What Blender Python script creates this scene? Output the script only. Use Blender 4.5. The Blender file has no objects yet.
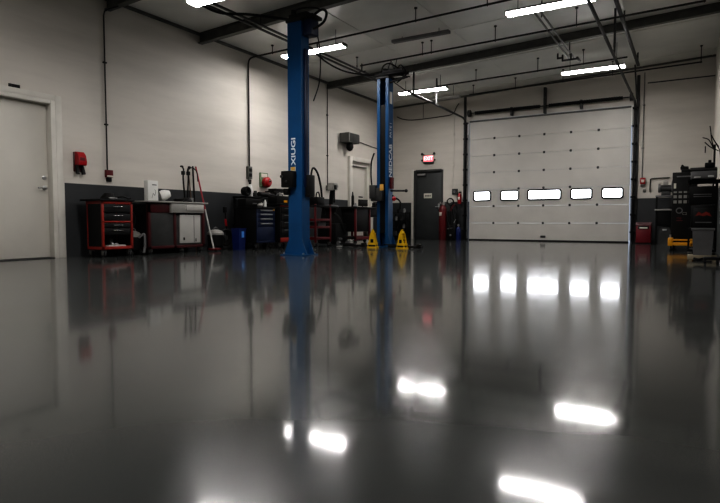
import bpy, bmesh, math, random
from mathutils import Vector, Matrix, Euler
random.seed(7)
SC = bpy.context.scene
COL = SC.collection
PI = math.pi

# ------------------------------------------------------------------ materials
def mat(name, color, rough=0.5, metal=0.0, var=0.12, scale=6.0, bump=0.0, bscale=60.0, emit=None, estr=0.0, coat=0.0, spec=0.5):
    m = bpy.data.materials.new(name); m.use_nodes = True
    nt = m.node_tree; b = nt.nodes['Principled BSDF']
    b.inputs['Roughness'].default_value = rough
    b.inputs['Metallic'].default_value = metal
    b.inputs['Specular IOR Level'].default_value = spec
    b.inputs['Coat Weight'].default_value = coat
    tc = nt.nodes.new('ShaderNodeTexCoord')
    n = nt.nodes.new('ShaderNodeTexNoise'); n.inputs['Scale'].default_value = scale; n.inputs['Detail'].default_value = 5
    nt.links.new(tc.outputs['Object'], n.inputs['Vector'])
    r = nt.nodes.new('ShaderNodeValToRGB')
    lo = [max(0, c*(1-var)) for c in color]; hi = [min(1, c*(1+var)) for c in color]
    r.color_ramp.elements[0].position = .3; r.color_ramp.elements[0].color = (*lo, 1)
    r.color_ramp.elements[1].position = .7; r.color_ramp.elements[1].color = (*hi, 1)
    nt.links.new(n.outputs['Fac'], r.inputs['Fac']); nt.links.new(r.outputs['Color'], b.inputs['Base Color'])
    if bump:
        n2 = nt.nodes.new('ShaderNodeTexNoise'); n2.inputs['Scale'].default_value = bscale; n2.inputs['Detail'].default_value = 3
        nt.links.new(tc.outputs['Object'], n2.inputs['Vector'])
        bp = nt.nodes.new('ShaderNodeBump'); bp.inputs['Strength'].default_value = bump; bp.inputs['Distance'].default_value = .01
        nt.links.new(n2.outputs['Fac'], bp.inputs['Height']); nt.links.new(bp.outputs['Normal'], b.inputs['Normal'])
    if emit:
        b.inputs['Emission Color'].default_value = (*emit, 1); b.inputs['Emission Strength'].default_value = estr
    return m

def wall_mat(name, color):
    m = mat(name, color, .55, var=.05, scale=.8, bump=.12, bscale=9)
    nt = m.node_tree; b = nt.nodes['Principled BSDF']
    geo = nt.nodes.new('ShaderNodeNewGeometry')
    mp = nt.nodes.new('ShaderNodeMapping'); mp.inputs['Scale'].default_value = (.5, .5, 3.5)
    nt.links.new(geo.outputs['Position'], mp.inputs['Vector'])
    n = nt.nodes.new('ShaderNodeTexNoise'); n.inputs['Scale'].default_value = 1.1; n.inputs['Detail'].default_value = 7; n.inputs['Roughness'].default_value = .6
    nt.links.new(mp.outputs['Vector'], n.inputs['Vector'])
    r = nt.nodes.new('ShaderNodeValToRGB')
    r.color_ramp.elements[0].position = .35; r.color_ramp.elements[0].color = (*[c*.93 for c in color], 1)
    r.color_ramp.elements[1].position = .62; r.color_ramp.elements[1].color = (*[min(1, c*1.03) for c in color], 1)
    nt.links.new(n.outputs['Fac'], r.inputs['Fac']); nt.links.new(r.outputs['Color'], b.inputs['Base Color'])
    return m

M = {}
WALLC = (.585, .555, .505)
M['wall'] = wall_mat('wall_paint', WALLC)
M['dado'] = mat('dado_paint', (.040, .043, .045), .5, var=.12, scale=2)
M['ceil'] = mat('ceiling_panels', (.74, .74, .70), .32, var=.08, scale=1.2)
M['door_cream'] = mat('cream_door_paint', (.56, .54, .49), .45, var=.04, scale=2)
M['trim'] = mat('cream_frame_paint', (.60, .58, .53), .45, var=.05, scale=4)
M['gdoor'] = mat('sectional_door_paint', (.52, .505, .47), .45, var=.04, scale=2)
M['black'] = mat('black_plastic', (.009, .009, .009), .5, var=.25, spec=.25)
M['blackmetal'] = mat('black_steel', (.018, .018, .018), .45, .2, var=.25, spec=.3)
M['dark'] = mat('dark_grey_steel', (.055, .056, .055), .5, .3, var=.2)
M['beam'] = mat('painted_beam_grey', (.12, .12, .11), .55, .1, var=.2)
M['pipe'] = mat('conduit_dark', (.03, .03, .028), .5, .4, var=.2)
M['galv'] = mat('galvanised_steel', (.22, .22, .21), .45, .7, var=.2, scale=20)
M['chrome'] = mat('chrome', (.62, .62, .62), .22, 1.0, var=.05)
M['steel'] = mat('brushed_steel', (.4, .4, .4), .35, .8, var=.1)
M['blue'] = mat('lift_blue', (.008, .070, .175), .38, .0, var=.12, scale=3, spec=.35)
M['navy'] = mat('navy_paint', (.006, .015, .050), .45, .0, var=.15)
M['bluebin'] = mat('bin_blue', (.005, .018, .11), .45, var=.1)
M['red'] = mat('red_paint', (.24, .022, .014), .4, var=.12)
M['brightred'] = mat('bright_red', (.34, .010, .016), .35, var=.1)
M['maroon'] = mat('maroon_paint', (.060, .008, .010), .45, var=.15)
M['darkred'] = mat('dark_red_paint', (.11, .008, .011), .45, var=.12)
M['yellow'] = mat('safety_yellow', (.72, .46, .01), .42, var=.1)
M['orange'] = mat('orange_yellow', (.70, .33, .01), .42, var=.1)
M['white'] = mat('white_plastic', (.66, .66, .63), .45, var=.04)
M['grey'] = mat('mid_grey_plastic', (.15, .15, .15), .5, var=.12)
M['lgrey'] = mat('light_grey_laminate', (.27, .265, .245), .45, var=.08)
M['bench_white'] = mat('off_white_panel', (.42, .41, .385), .45, var=.05)
M['wood'] = mat('pale_board', (.30, .26, .18), .6, var=.15, scale=9)
M['exitdoor'] = mat('charcoal_door', (.048, .052, .053), .4, var=.08)
M['label'] = mat('paper_label', (.62, .60, .52), .6, var=.04)
M['skyblue'] = mat('light_blue_label', (.10, .32, .75), .5, var=.05)
M['gold'] = mat('amber_sticker', (.60, .36, .08), .5, var=.08)
M['rubber'] = mat('tyre_rubber', (.015, .015, .015), .75, var=.2)
M['redhandle'] = mat('red_pole', (.33, .03, .04), .4, var=.1)
M['camgrey'] = mat('grey_housing', (.12, .12, .11), .5, var=.1)
M['lamp'] = mat('lamp_diffuser', (.9, .9, .9), .4, emit=(1, .965, .95), estr=50)
M['lampside'] = mat('lamp_diffuser_edge', (.9, .9, .9), .4, emit=(1, .965, .95), estr=9)
M['pane'] = mat('frosted_daylight_pane', (.9, .9, .9), .25, emit=(.93, .95, 1), estr=4.2)
M['exit'] = mat('exit_red_face', (.9, .25, .3), .4, emit=(1, .10, .14), estr=.55)
M['exitw'] = mat('exit_letter', (.9, .6, .6), .4, emit=(1, .62, .62), estr=.9)
M['strap'] = mat('chrome_text', (.62, .66, .7), .4, var=.03)
M['copper'] = mat('brown_handle', (.10, .055, .035), .5, var=.15)

# floor : polished epoxy
def floor_mat():
    m = bpy.data.materials.new('epoxy_floor'); m.use_nodes = True
    nt = m.node_tree; b = nt.nodes['Principled BSDF']
    N = nt.nodes.new; L = nt.links.new
    tc = N('ShaderNodeTexCoord')
    n = N('ShaderNodeTexNoise'); n.inputs['Scale'].default_value = .55; n.inputs['Detail'].default_value = 6
    L(tc.outputs['Object'], n.inputs['Vector'])
    r = N('ShaderNodeValToRGB')
    r.color_ramp.elements[0].position = .3; r.color_ramp.elements[0].color = (.066, .070, .068, 1)
    r.color_ramp.elements[1].position = .72; r.color_ramp.elements[1].color = (.081, .086, .083, 1)
    L(n.outputs['Fac'], r.inputs['Fac']); L(r.outputs['Color'], b.inputs['Base Color'])
    # grain and long soft undulation of the coating
    g = N('ShaderNodeTexNoise'); g.inputs['Scale'].default_value = 330; g.inputs['Detail'].default_value = 2
    L(tc.outputs['Object'], g.inputs['Vector'])
    w = N('ShaderNodeTexNoise'); w.inputs['Scale'].default_value = 2.2; w.inputs['Detail'].default_value = 2
    L(tc.outputs['Object'], w.inputs['Vector'])
    mr = N('ShaderNodeMapRange'); mr.inputs['From Min'].default_value = .55; mr.inputs['From Max'].default_value = .80
    L(g.outputs['Fac'], mr.inputs['Value'])
    b1 = N('ShaderNodeBump'); b1.inputs['Strength'].default_value = .16; b1.inputs['Distance'].default_value = .0007
    L(mr.outputs['Result'], b1.inputs['Height'])
    b2 = N('ShaderNodeBump'); b2.inputs['Strength'].default_value = .3; b2.inputs['Distance'].default_value = .002
    L(w.outputs['Fac'], b2.inputs['Height']); L(b1.outputs['Normal'], b2.inputs['Normal'])
    L(b2.outputs['Normal'], b.inputs['Normal'])
    b.inputs['Roughness'].default_value = .075
    b.inputs['IOR'].default_value = 1.54
    return m
M['floor'] = floor_mat()

# ------------------------------------------------------------------ mesh builder
class MB:
    def __init__(s): s.bm = bmesh.new()
    def _t(s, vs, mtx):
        if mtx is not None: bmesh.ops.transform(s.bm, matrix=mtx, verts=vs)
    def box(s, x0, x1, y0, y1, z0, z1, bev=0.0, mtx=None):
        vs = [s.bm.verts.new(p) for p in ((x0,y0,z0),(x1,y0,z0),(x1,y1,z0),(x0,y1,z0),(x0,y0,z1),(x1,y0,z1),(x1,y1,z1),(x0,y1,z1))]
        fs = [s.bm.faces.new([vs[i] for i in f]) for f in ((0,3,2,1),(4,5,6,7),(0,1,5,4),(1,2,6,5),(2,3,7,6),(3,0,4,7))]
        if bev:
            bev = min(bev, .45*min(abs(x1-x0), abs(y1-y0), abs(z1-z0)))
            es = list({e for f in fs for e in f.edges})
            o = bmesh.ops.bevel(s.bm, geom=es, offset=bev, segments=2, affect='EDGES', profile=.5)
            vs = list({v for f in o['faces'] for v in f.verts} | {v for v in vs if v.is_valid})
        s._t(vs, mtx); return s
    def prism(s, pts, axis, a, b):
        # polygon in the plane normal to axis: X->(y,z) Y->(x,z) Z->(x,y)
        def P(p, t):
            return {'X': (t, p[0], p[1]), 'Y': (p[0], t, p[1]), 'Z': (p[0], p[1], t)}[axis]
        A = [s.bm.verts.new(P(p, a)) for p in pts]; B = [s.bm.verts.new(P(p, b)) for p in pts]
        n = len(pts)
        s.bm.faces.new(A[::-1]); s.bm.faces.new(B)
        for i in range(n): s.bm.faces.new((A[i], A[(i+1) % n], B[(i+1) % n], B[i]))
        return s
    def cyl(s, p0, p1, r, r2=None, seg=16):
        return s.tube([p0, p1], r, seg, r2)
    def tube(s, pts, r, seg=8, r2=None, closed=False):
        pts = [Vector(p) for p in pts]; n = len(pts)
        d0 = (pts[1]-pts[0]).normalized()
        up = Vector((0, 0, 1)) if abs(d0.z) < .9 else Vector((1, 0, 0))
        side = d0.cross(up).normalized()
        rings = []
        for i, p in enumerate(pts):
            if closed: d = (pts[(i+1) % n]-pts[i-1]).normalized()
            elif i == 0: d = d0
            elif i == n-1: d = (pts[-1]-pts[-2]).normalized()
            else: d = ((pts[i+1]-p).normalized()+(p-pts[i-1]).normalized()).normalized()
            side = (side - d*side.dot(d)).normalized(); u = d.cross(side)
            rr = r if r2 is None else r+(r2-r)*i/(n-1)
            rings.append([s.bm.verts.new(p+(side*math.cos(2*PI*k/seg)+u*math.sin(2*PI*k/seg))*rr) for k in range(seg)])
        m = n if closed else n-1
        for i in range(m):
            A, B = rings[i], rings[(i+1) % n]
            for k in range(seg): s.bm.faces.new((A[k], A[(k+1) % seg], B[(k+1) % seg], B[k]))
        if not closed:
            s.bm.faces.new(rings[0][::-1]); s.bm.faces.new(rings[-1])
        return s
    def lathe(s, prof, c=(0,0,0), seg=24, axis='Z'):
        c = Vector(c); rings = []
        for r, z in prof:
            ring = []
            for k in range(seg):
                a = 2*PI*k/seg; x, y = r*math.cos(a), r*math.sin(a)
                v = {'Z': (x, y, z), 'X': (z, x, y), 'Y': (y, z, x)}[axis]
                ring.append(s.bm.verts.new(c+Vector(v)))
            rings.append(ring)
        for A, B in zip(rings, rings[1:]):
            for k in range(seg): s.bm.faces.new((A[k], A[(k+1) % seg], B[(k+1) % seg], B[k]))
        s.bm.faces.new(rings[0][::-1]); s.bm.faces.new(rings[-1]); return s
    def ball(s, c, r, sc=(1,1,1)):
        o = bmesh.ops.create_icosphere(s.bm, subdivisions=3, radius=r)
        s._t(o['verts'], Matrix.Translation(c) @ Matrix.Diagonal((*sc, 1))); return s
    def ring(s, c, R, r, axis='Z', seg=28, a0=0, a1=360):
        c = Vector(c); full = abs(a1-a0) >= 360; pts = []
        for k in range(seg if full else seg+1):
            a = math.radians(a0+(a1-a0)*k/seg); x, y = R*math.cos(a), R*math.sin(a)
            pts.append(c+Vector({'Z': (x, y, 0), 'X': (0, x, y), 'Y': (x, 0, y)}[axis]))
        return s.tube(pts, r, 8, closed=full)
    def build(s, name, m, parent=None, loc=None, smooth=True):
        bmesh.ops.recalc_face_normals(s.bm, faces=s.bm.faces)
        me = bpy.data.meshes.new(name); s.bm.to_mesh(me); s.bm.free()
        me.materials.append(M[m] if isinstance(m, str) else m)
        if smooth:
            for p in me.polygons: p.use_smooth = True
            me.set_sharp_from_angle(angle=math.radians(35))
        o = bpy.data.objects.new(name, me); COL.objects.link(o)
        if parent: o.parent = parent
        if loc: o.location = loc
        return o

def curve(pts, n=8):
    # catmull-rom through pts
    P = [Vector(p) for p in pts]; P = [2*P[0]-P[1]]+P+[2*P[-1]-P[-2]]; out = []
    for i in range(1, len(P)-2):
        a, b, c, d = P[i-1:i+3]
        for k in range(n):
            t = k/n
            out.append(.5*((2*b)+(c-a)*t+(2*a-5*b+4*c-d)*t*t+(3*b-a-3*c+d)*t**3))
    out.append(P[-2]); return out

def tag(o, label, cat, group=None, kind=None):
    o['label'] = label; o['category'] = cat
    if group: o['group'] = group
    if kind: o['kind'] = kind
    return o
def thing(name, label, cat, loc=(0,0,0), rotz=0, group=None):
    o = bpy.data.objects.new(name, None); COL.objects.link(o)
    o.location = loc; o.rotation_euler = (0, 0, rotz); o.empty_display_size = .1
    return tag(o, label, cat, group)
def struct(o): o['kind'] = 'structure'; return o
def structE(name, loc=(0,0,0)):
    o = bpy.data.objects.new(name, None); COL.objects.link(o); o.location = loc; o['kind'] = 'structure'; return o
def text(name, body, size, m, parent, loc, rot, ext=.002, sx=1.0, bold=.0):
    cu = bpy.data.curves.new(name, 'FONT'); cu.body = body; cu.size = size; cu.extrude = ext; cu.offset = bold
    cu.align_x = 'CENTER'; cu.align_y = 'CENTER'
    o = bpy.data.objects.new(name, cu); COL.objects.link(o)
    dg = bpy.context.evaluated_depsgraph_get()
    me = bpy.data.meshes.new_from_object(o.evaluated_get(dg)); bpy.data.objects.remove(o)
    me.materials.clear(); me.materials.append(M[m])
    o = bpy.data.objects.new(name, me); COL.objects.link(o)
    o.parent = parent; o.location = loc; o.rotation_euler = rot; o.scale = (sx, 1, 1); return o

XL, XR, YB, YF = -8.25, .39, 15.98, -4.0
def CZ(x): return 4.16+.042*(x-XL)          # sloping ceiling
DADO = 1.14

# ------------------------------------------------------------------ shell
o = MB().box(XL-.3, 3.3, YF-.3, YB+.3, -.12, 0).build('floor', 'floor', smooth=False); struct(o)
b = MB(); b.prism([(XL-.3, CZ(XL-.3)), (3.3, CZ(3.3)), (3.3, CZ(3.3)+.12), (XL-.3, CZ(XL-.3)+.12)], 'Y', YF-.3, YB+.3)
o = b.build('ceiling', 'ceil', smooth=False); struct(o)
# ceiling panel seams : standing ribs
b = MB()
for k in range(7):
    y = 1.2+k*2.35
    b.prism([(XL, CZ(XL)-.012), (XR, CZ(XR)-.012), (XR, CZ(XR)+.01), (XL, CZ(XL)+.01)], 'Y', y, y+.05)
for k in range(6):
    x = -7.2+k*1.5
    b.box(x, x+.025, YF, YB, CZ(x)-.008, CZ(x)+.02)
struct(b.build('trim_1', 'ceil', smooth=False))

def wall(name, rects, axis, t0, t1):
    """rects: (a0,a1,z0,z1,mat) in wall plane; thick slab t0..t1 along axis"""
    e = structE(name)
    for i, (a0, a1, z0, z1, m) in enumerate(rects):
        b = MB()
        if axis == 'X': b.box(t0, t1, a0, a1, z0, z1)
        else: b.box(a0, a1, t0, t1, z0, z1)
        o = b.build('wall_surface' if m == 'wall' else 'painted_dado', m, e, smooth=False); o['kind'] = 'structure'
    return e
# left wall; door_1 opening Y 3.70..4.93 z 0..2.35 ; door_2 opening Y 13.36..14.40 z 0..2.24
H = 4.25
wall('wall_left', [
    (YF-.3, 3.68, 0, H, 'wall'), (3.68, 4.93, 2.35, H, 'wall'), (4.93, 5.06, 0, H, 'wall'),
    (5.06, 13.36, 0, DADO, 'dado'), (5.06, 13.36, DADO, H, 'wall'),
    (13.36, 14.40, 2.24, H, 'wall'),
    (14.40, YB, 0, DADO, 'dado'), (14.40, YB, DADO, H, 'wall')], 'X', XL-.22, XL)
# back wall; exit door opening X -7.50..-6.56 z0..2.13 ; garage opening X -5.68..-1.42 z 0..3.5
wall('wall_back', [
    (XL-.22, -7.56, 0, DADO, 'dado'), (XL-.22, -7.56, DADO, 4.8, 'wall'), (-7.56, -7.50, 0, 4.8, 'wall'),
    (-7.50, -6.56, 2.13, 4.8, 'wall'), (-6.56, -6.50, 0, 4.8, 'wall'),
    (-6.50, -5.74, 0, DADO, 'dado'), (-6.50, -5.74, DADO, 4.8, 'wall'),
    (-5.74, -1.36, 3.52, 4.8, 'wall'),
    (-1.36, XR+.2, 0, DADO, 'dado'), (-1.36, XR+.2, DADO, 4.8, 'wall')], 'Y', YB, YB+.25)
wall('wall_right', [(9.6, YB, 0, DADO, 'dado'), (9.6, YB, DADO, 4.8, 'wall')], 'X', XR, XR+.2)
wall('wall_return', [(XR+.2, 3.3, 0, DADO, 'dado'), (XR+.2, 3.3, DADO, 4.8, 'wall')], 'Y', 9.6, 9.8)
wall('wall_far_right', [(YF, 9.6, 0, DADO, 'dado'), (YF, 9.6, DADO, 4.8, 'wall')], 'X', 3.1, 3.3)
wall('wall_front', [(XL-.2, 3.3, 0, DADO, 'dado'), (XL-.2, 3.3, DADO, 4.8, 'wall')], 'Y', YF-.2, YF)

# angle trim where wall meets ceiling
b = MB(); b.box(XL, XL+.05, YF, YB, CZ(XL)-.045, CZ(XL)); struct(b.build('trim_2', 'beam', smooth=False))
b = MB(); b.prism([(XL, CZ(XL)-.04), (XR, CZ(XR)-.04), (XR, CZ(XR)), (XL, CZ(XL))], 'Y', YB-.05, YB); struct(b.build('trim_3', 'beam', smooth=False))
# seam on the back wall right of the door
b = MB(); b.box(-1.05, XR, YB-.012, YB, 4.02, 4.045); struct(b.build('trim_4', 'dark', smooth=False))

# ---- door_1 : big cream service door on left wall
d = structE('door_1', (XL, 0, 0))
b = MB(); b.box(-.14, -.09, 3.74, 4.87, .015, 2.30, .004); leaf = b.build('door_leaf', 'door_cream', d)
b = MB()
b.box(-.2, .03, 4.86, 4.93, 0, 2.35, .005); b.box(-.2, .03, 3.68, 3.74, 0, 2.35, .005); b.box(-.2, .03, 3.74, 4.86, 2.29, 2.35, .005)
b.box(0, .03, 4.93, 5.03, 0, 2.43, .005); b.box(0, .03, 3.58, 3.68, 0, 2.43, .005); b.box(0, .03, 3.68, 4.93, 2.35, 2.43, .005)
b.build('door_frame', 'trim', d)
b = MB(); b.box(-.205, -.15, 3.68, 4.93, 0, 2.35); b.build('door_backing', 'dark', d)
b = MB(); b.lathe([(.03, 0), (.03, .012), (.022, .016)], (-.09, 4.80, 1.20), axis='X'); b.build('deadbolt', 'steel', d)
b = MB(); b.lathe([(.034, 0), (.034, .012), (.02, .018)], (-.09, 4.80, 1.05), axis='X')
b.tube([(-.08, 4.80, 1.05), (-.03, 4.80, 1.05), (-.02, 4.77, 1.05), (-.02, 4.67, 1.045)], .010); b.build('door_handle', 'steel', d)
b = MB(); b.box(-.2, .035, 3.74, 4.86, 0, .012); b.build('threshold', 'dark', d)

# ---- door_2 : far left wall
d = structE('door_2', (XL, 0, 0))
b = MB(); b.box(-.13, -.08, 13.47, 14.30, .015, 2.12, .004); b.build('door_leaf', 'door_cream', d)
b = MB()
for y0, y1 in ((13.22, 13.36), (14.40, 14.52)): b.box(0, .09, y0, y1, 0, 2.36, .006)
b.box(0, .09, 13.36, 14.40, 2.24, 2.36, .006)
b.box(-.2, 0.0, 13.36, 13.46, 0, 2.24); b.box(-.2, 0.0, 14.31, 14.40, 0, 2.24); b.box(-.2, 0.0, 13.46, 14.31, 2.13, 2.24)
b.build('door_frame', 'trim', d)
b = MB(); b.box(-.08, -.07, 13.95, 14.17, 1.24, 1.28); b.build('push_plate', 'dark', d)
b = MB(); b.box(-.205, -.15, 13.36, 14.40, 0, 2.24); b.build('door_backing', 'dark', d)

# ---- door_3 : charcoal exit door in back wall
d = structE('door_3', (0, YB, 0))
b = MB(); b.box(-7.46, -6.60, .05, .09, .01, 2.08, .003); b.build('door_leaf', 'exitdoor', d)
b = MB(); b.box(-7.52, -7.46, -.02, .2, 0, 2.13, .004); b.box(-6.60, -6.54, -.02, .2, 0, 2.13, .004); b.box(-7.46, -6.60, -.02, .2, 2.08, 2.15, .004)
b.build('door_frame', 'dark', d)
b = MB(); b.box(-7.60, -7.525, -.025, 0, 0, 2.17, .004); b.build('door_jamb', 'trim', d)
b = MB(); b.box(-7.40, -7.14, -.03, .05, 1.97, 2.03, .008); b.build('door_closer', 'steel', d)
b = MB(); b.box(-7.2, -6.93, .035, .05, 1.27, 1.42, .004); sp = b.build('notice_plate', 'label', d)
b = MB()
for i, w in enumerate((.026, .02, .03, .022, .026)): b.box(-7.155+i*.04, -7.155+i*.04+w, .031, .036, 1.32, 1.37)
b.build('notice_marks', 'dark', sp)
b = MB(); b.box(-6.72, -6.67, .02, .05, .92, 1.1, .006); b.tube([(-6.69, .02, 1.0), (-6.69, -.02, 1.0), (-6.79, -.02, 1.0)], .01); b.build('door_handle', 'steel', d)
b = MB(); b.box(-7.5, -6.56, .12, .2, 0, 2.1); b.build('door_backing', 'dark', d)

# ---- door_4 : sectional overhead door
GX0, GX1 = -5.70, -1.40
d = structE('door_4', (0, YB, 0))
WIN = [(-5.57, -5.05), (-4.76, -4.24), (-3.99, -3.09), (-2.84, -2.30), (-2.06, -1.55)]
sec = .489
for k in range(7):
    z0 = .02+k*sec; z1 = z0+sec-.006 if k < 6 else 3.50
    b = MB()
    if k == 2:
        zz0, zz1 = 1.155, 1.435; xs = GX0
        b.box(GX0, GX1, -.02, .03, z0, zz0); b.box(GX0, GX1, -.02, .03, zz1, z1)
        for w0, w1 in WIN: b.box(xs, w0, -.02, .03, zz0, zz1); xs = w1
        b.box(xs, GX1, -.02, .03, zz0, zz1)
    else:
        b.box(GX0, GX1, -.02, .03, z0, z1, .004)
    # shallow embossed rails
    if z1-z0 > .4 and k != 2:
        for zz in (z0+.12, z0+.24, z0+.36): b.box(GX0+.02, GX1-.02, -.023, -.019, zz, zz+.008)
    p = b.build('door_panel', 'gdoor', d, smooth=False)
for w0, w1 in WIN:
    def rr(a0, a1, c0, c1, r, n=5):
        pts = []
        for cx, cz, s in ((a1-r, c1-r, 0), (a0+r, c1-r, 90), (a0+r, c0+r, 180), (a1-r, c0+r, 270)):
            for i in range(n+1):
                t = math.radians(s+90*i/n); pts.append((cx+r*math.cos(t), cz+r*math.sin(t)))
        return pts
    bm = bmesh.new()
    A = rr(w0-.012, w1+.012, 1.143, 1.447, .06); B = rr(w0+.028, w1-.028, 1.183, 1.407, .04)
    def V(L, y): return [bm.verts.new((x, y, z)) for x, z in L]
    a0, b0, a1_, b1_ = V(A, -.02), V(B, -.02), V(A, -.045), V(B, -.045); n = len(A)
    for i in range(n):
        j = (i+1) % n
        bm.faces.new((a1_[i], a1_[j], b1_[j], b1_[i])); bm.faces.new((a0[i], a0[j], a1_[j], a1_[i])); bm.faces.new((b0[i], b0[j], b1_[j], b1_[i]))
    mb = MB(); mb.bm.free(); mb.bm = bm
    wf = mb.build('window_frame', 'black', d)
    b = MB(); b.box(w0+.004, w1-.004, -.012, .012, 1.16, 1.43); b.build('window_pane', 'pane', wf, smooth=False)
HX = (-4.96, -4.245, -3.56, -2.86, -2.17)
for k in range(1, 7):
    for x in HX:
        z = .02+k*sec
        if k == 3 and x in (HX[0], HX[4]): continue
        b = MB(); b.box(x-.027, x+.027, -.036, -.02, z-.034, z+.03, .006); b.cyl((x-.03, -.04, z), (x+.03, -.04, z), .011, seg=8)
        b.build('hinge', 'dark', d)
b = MB(); b.box(GX0, GX1, -.045, -.02, 3.455, 3.50, .004); b.build('top_strut', 'beam', d)
b = MB(); b.box(GX0, GX1, -.03, .03, 0, .035, .01); b.build('bottom_seal', 'rubber', d)
b = MB(); b.box(-3.62, -3.48, -.05, -.02, .10, .16, .008); b.build('lift_handle', 'dark', d)

def door_track(x, s, label, y_end):
    t = thing('door_track', label, 'door track', (x, YB, 0))
    b = MB()
    b.box(-.018, .018, -.16, -.09, .03, 3.42, .003); b.box(-.018 if s > 0 else .010, -.010 if s > 0 else .018, -.16, -.04, .03, 3.42)
    b.build('vertical_track', 'blackmetal', t)
    xx = x+s*.07
    b = MB(); b.box(s*.02, s*.09, -.045, 0, 0, 4.25, .003); b.build('wall_angle', 'dark', t)
    for k in range(8):
        z = .25+k*.45
        b = MB(); b.box(min(-s*.06, s*.07), max(-s*.06, s*.07), -.13, -.03, z, z+.05, .004); b.cyl((-s*.05, -.12, z+.025), (-s*.05, -.17, z+.025), .012, seg=8); b.build('track_bracket', 'black', t)
    # curve to the horizontal run
    pts = [(0, -.125, 3.36)]
    for i in range(8):
        a = PI/2*i/7; pts.append((0, -.125-.32*(1-math.cos(a)), 3.42+.32*math.sin(a)*.45))
    pts.append((0, y_end, 3.60))
    b = MB(); b.tube(pts, .028, 8); b.build('horizontal_track', 'dark', t)
    b = MB()
    b.bm.free()
    for y in (y_end+.3, y_end/2-.3):
        b = MB(); b.box(-.018, .018, y-.018, y+.018, 3.58, CZ(x)+.0); b.build('hanger_strut', 'dark', t)
    b = MB(); b.box(-.006-s*.055, .006-s*.055, -.10, -.05, .05, 3.40); b.build('side_seal', 'galv', t)
    return t
tl = door_track(-5.80, -1, 'left vertical door track with curved horizontal rail, beside the fire extinguisher', -4.0)
tr = door_track(-1.31, 1, 'right vertical door track whose long rail runs overhead toward the viewer', -8.6)
b = MB(); b.box(-.09, -.04, -.075, -.06, 3.0, 3.5, .003); b.build('label_strip', 'white', tr)
b = MB(); b.box(.04, .08, -.10, -.06, 3.1, 3.42, .003); b.build('label_strip', 'white', tl)
# diagonal upper rail near right track
t = thing('overhead_rail', 'steel angle rail under the ceiling running above the right door track', 'rail', (-1.18, YB, 0))
b = MB(); b.box(-.03, .03, -7.9, -1.2, 4.19, 4.235, .003); b.build('rail_bar', 'dark', t)
for yy in (-7.3, -4.4, -1.4):
    b = MB(); b.box(-.015, .015, yy-.015, yy+.015, 4.23, CZ(-1.18)); b.build('drop_rod', 'dark', t)
b = MB(); b.cyl((-.06, -1.3, 4.2), (-.10, -.12, 3.65), .018, seg=8); b.build('brace', 'dark', t)

# spring shaft over the door
t = thing('torsion_shaft', 'black torsion spring shaft above the sectional door', 'spring shaft', (0, YB, 0))
b = MB(); b.cyl((-5.72, -.15, 3.70), (-1.36, -.15, 3.70), .016, seg=10); b.build('shaft_bar', 'blackmetal', t)
for a, c in ((-5.5, -3.66), (-3.42, -1.6)):
    b = MB(); b.cyl((a, -.15, 3.70), (c, -.15, 3.70), .042, seg=16)
    for k in range(int((c-a)/.06)): b.ring((a+k*.06, -.15, 3.70), .043, .008, 'X', 12)
    b.build('spring', 'black', t)
for x in (-5.68, -1.40):
    b = MB(); b.cyl((x-.035, -.15, 3.70), (x+.035, -.15, 3.70), .10, seg=20); b.build('cable_drum', 'dark', t)
for x in (-4.45, -3.54, -2.60):
    b = MB(); b.box(x-.03, x+.03, -.17, -.02, 3.53 if x != -3.54 else 3.50, 3.76 if x != -3.54 else 4.2, .005); b.build('bearing_bracket', 'dark', t)

# ------------------------------------------------------------------ ceiling steel, pipes and rails
def ibeam(name, y, x0, x1, label, h=.19, w=.11):
    b = MB(); zt = lambda x: CZ(x)-.004
    for (ya, yb, za, zb) in ((-w/2, w/2, -.014, 0), (-w/2, w/2, -h, -h+.014), (-.006, .006, -h, 0)):
        b.prism([(x0, zt(x0)+za), (x1, zt(x1)+za), (x1, zt(x1)+zb), (x0, zt(x0)+zb)], 'Y', y+ya, y+yb)
    o = b.build(name, 'beam', smooth=False); return tag(o, label, 'roof beam')
ibeam('roof_beam', 7.85, XL, XR, 'dark steel roof beam crossing just above the nearer blue lift post')
ibeam('roof_beam', 12.25, XL, XR, 'dark steel roof beam crossing above the farther blue lift post', .16)
ibeam('roof_beam', 5.86, XL, XR, 'dark roof beam end in the top left corner by the curved conduit')
t = ibeam('roof_beam', 1.5, XL, XR, 'dark steel roof beam nearest the front wall')

def pipe(y, x0, x1, z, rods, label, r=.017, drop=None):
    t = thing('sprinkler_pipe' if drop is None else 'electrical_conduit', label, 'pipe', (x0, y, z))
    k = .02
    zz = lambda x: k*(x-x0)
    pts = []
    if drop is not None:
        pts = [(0, 0, drop-z), (0, 0, -.12), (.02, 0, -.05), (.07, 0, -.01)]
    pts += [(.14, 0, zz(x0+.14)), (x1-x0, 0, zz(x1))]
    b = MB(); b.tube(pts, r, 10); b.build('pipe_run', 'pipe', t)
    for x in rods:
        b = MB(); top = CZ(x)-z; xx = x-x0
        b.cyl((xx, 0, zz(x)), (xx, 0, top), .009, seg=8); b.ring((xx, 0, zz(x)), r+.006, .006, 'X', 12); b.cyl((xx, 0, top-.02), (xx, 0, top), .028, seg=10)
        b.build('hanger_rod', 'pipe', t)
    return t
pipe(9.17, XL+.04, XR-.05, 4.02, (-7.55, -6.9, -4.3, -3.0, -.9), 'conduit rising from the wall switch box and crossing past the near lamps', drop=1.72)
pipe(10.9, -6.6, .1, 4.02, (-6.55, -4.95, -4.75, -3.4, -1.9, .08), 'thin dark pipe with hangers crossing between the two blue posts')
pipe(13.55, -5.9, -1.3, 4.02, (-4.7, -3.2, -2.2), 'thin dark pipe crossing behind the lamp near the door rail')
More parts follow.
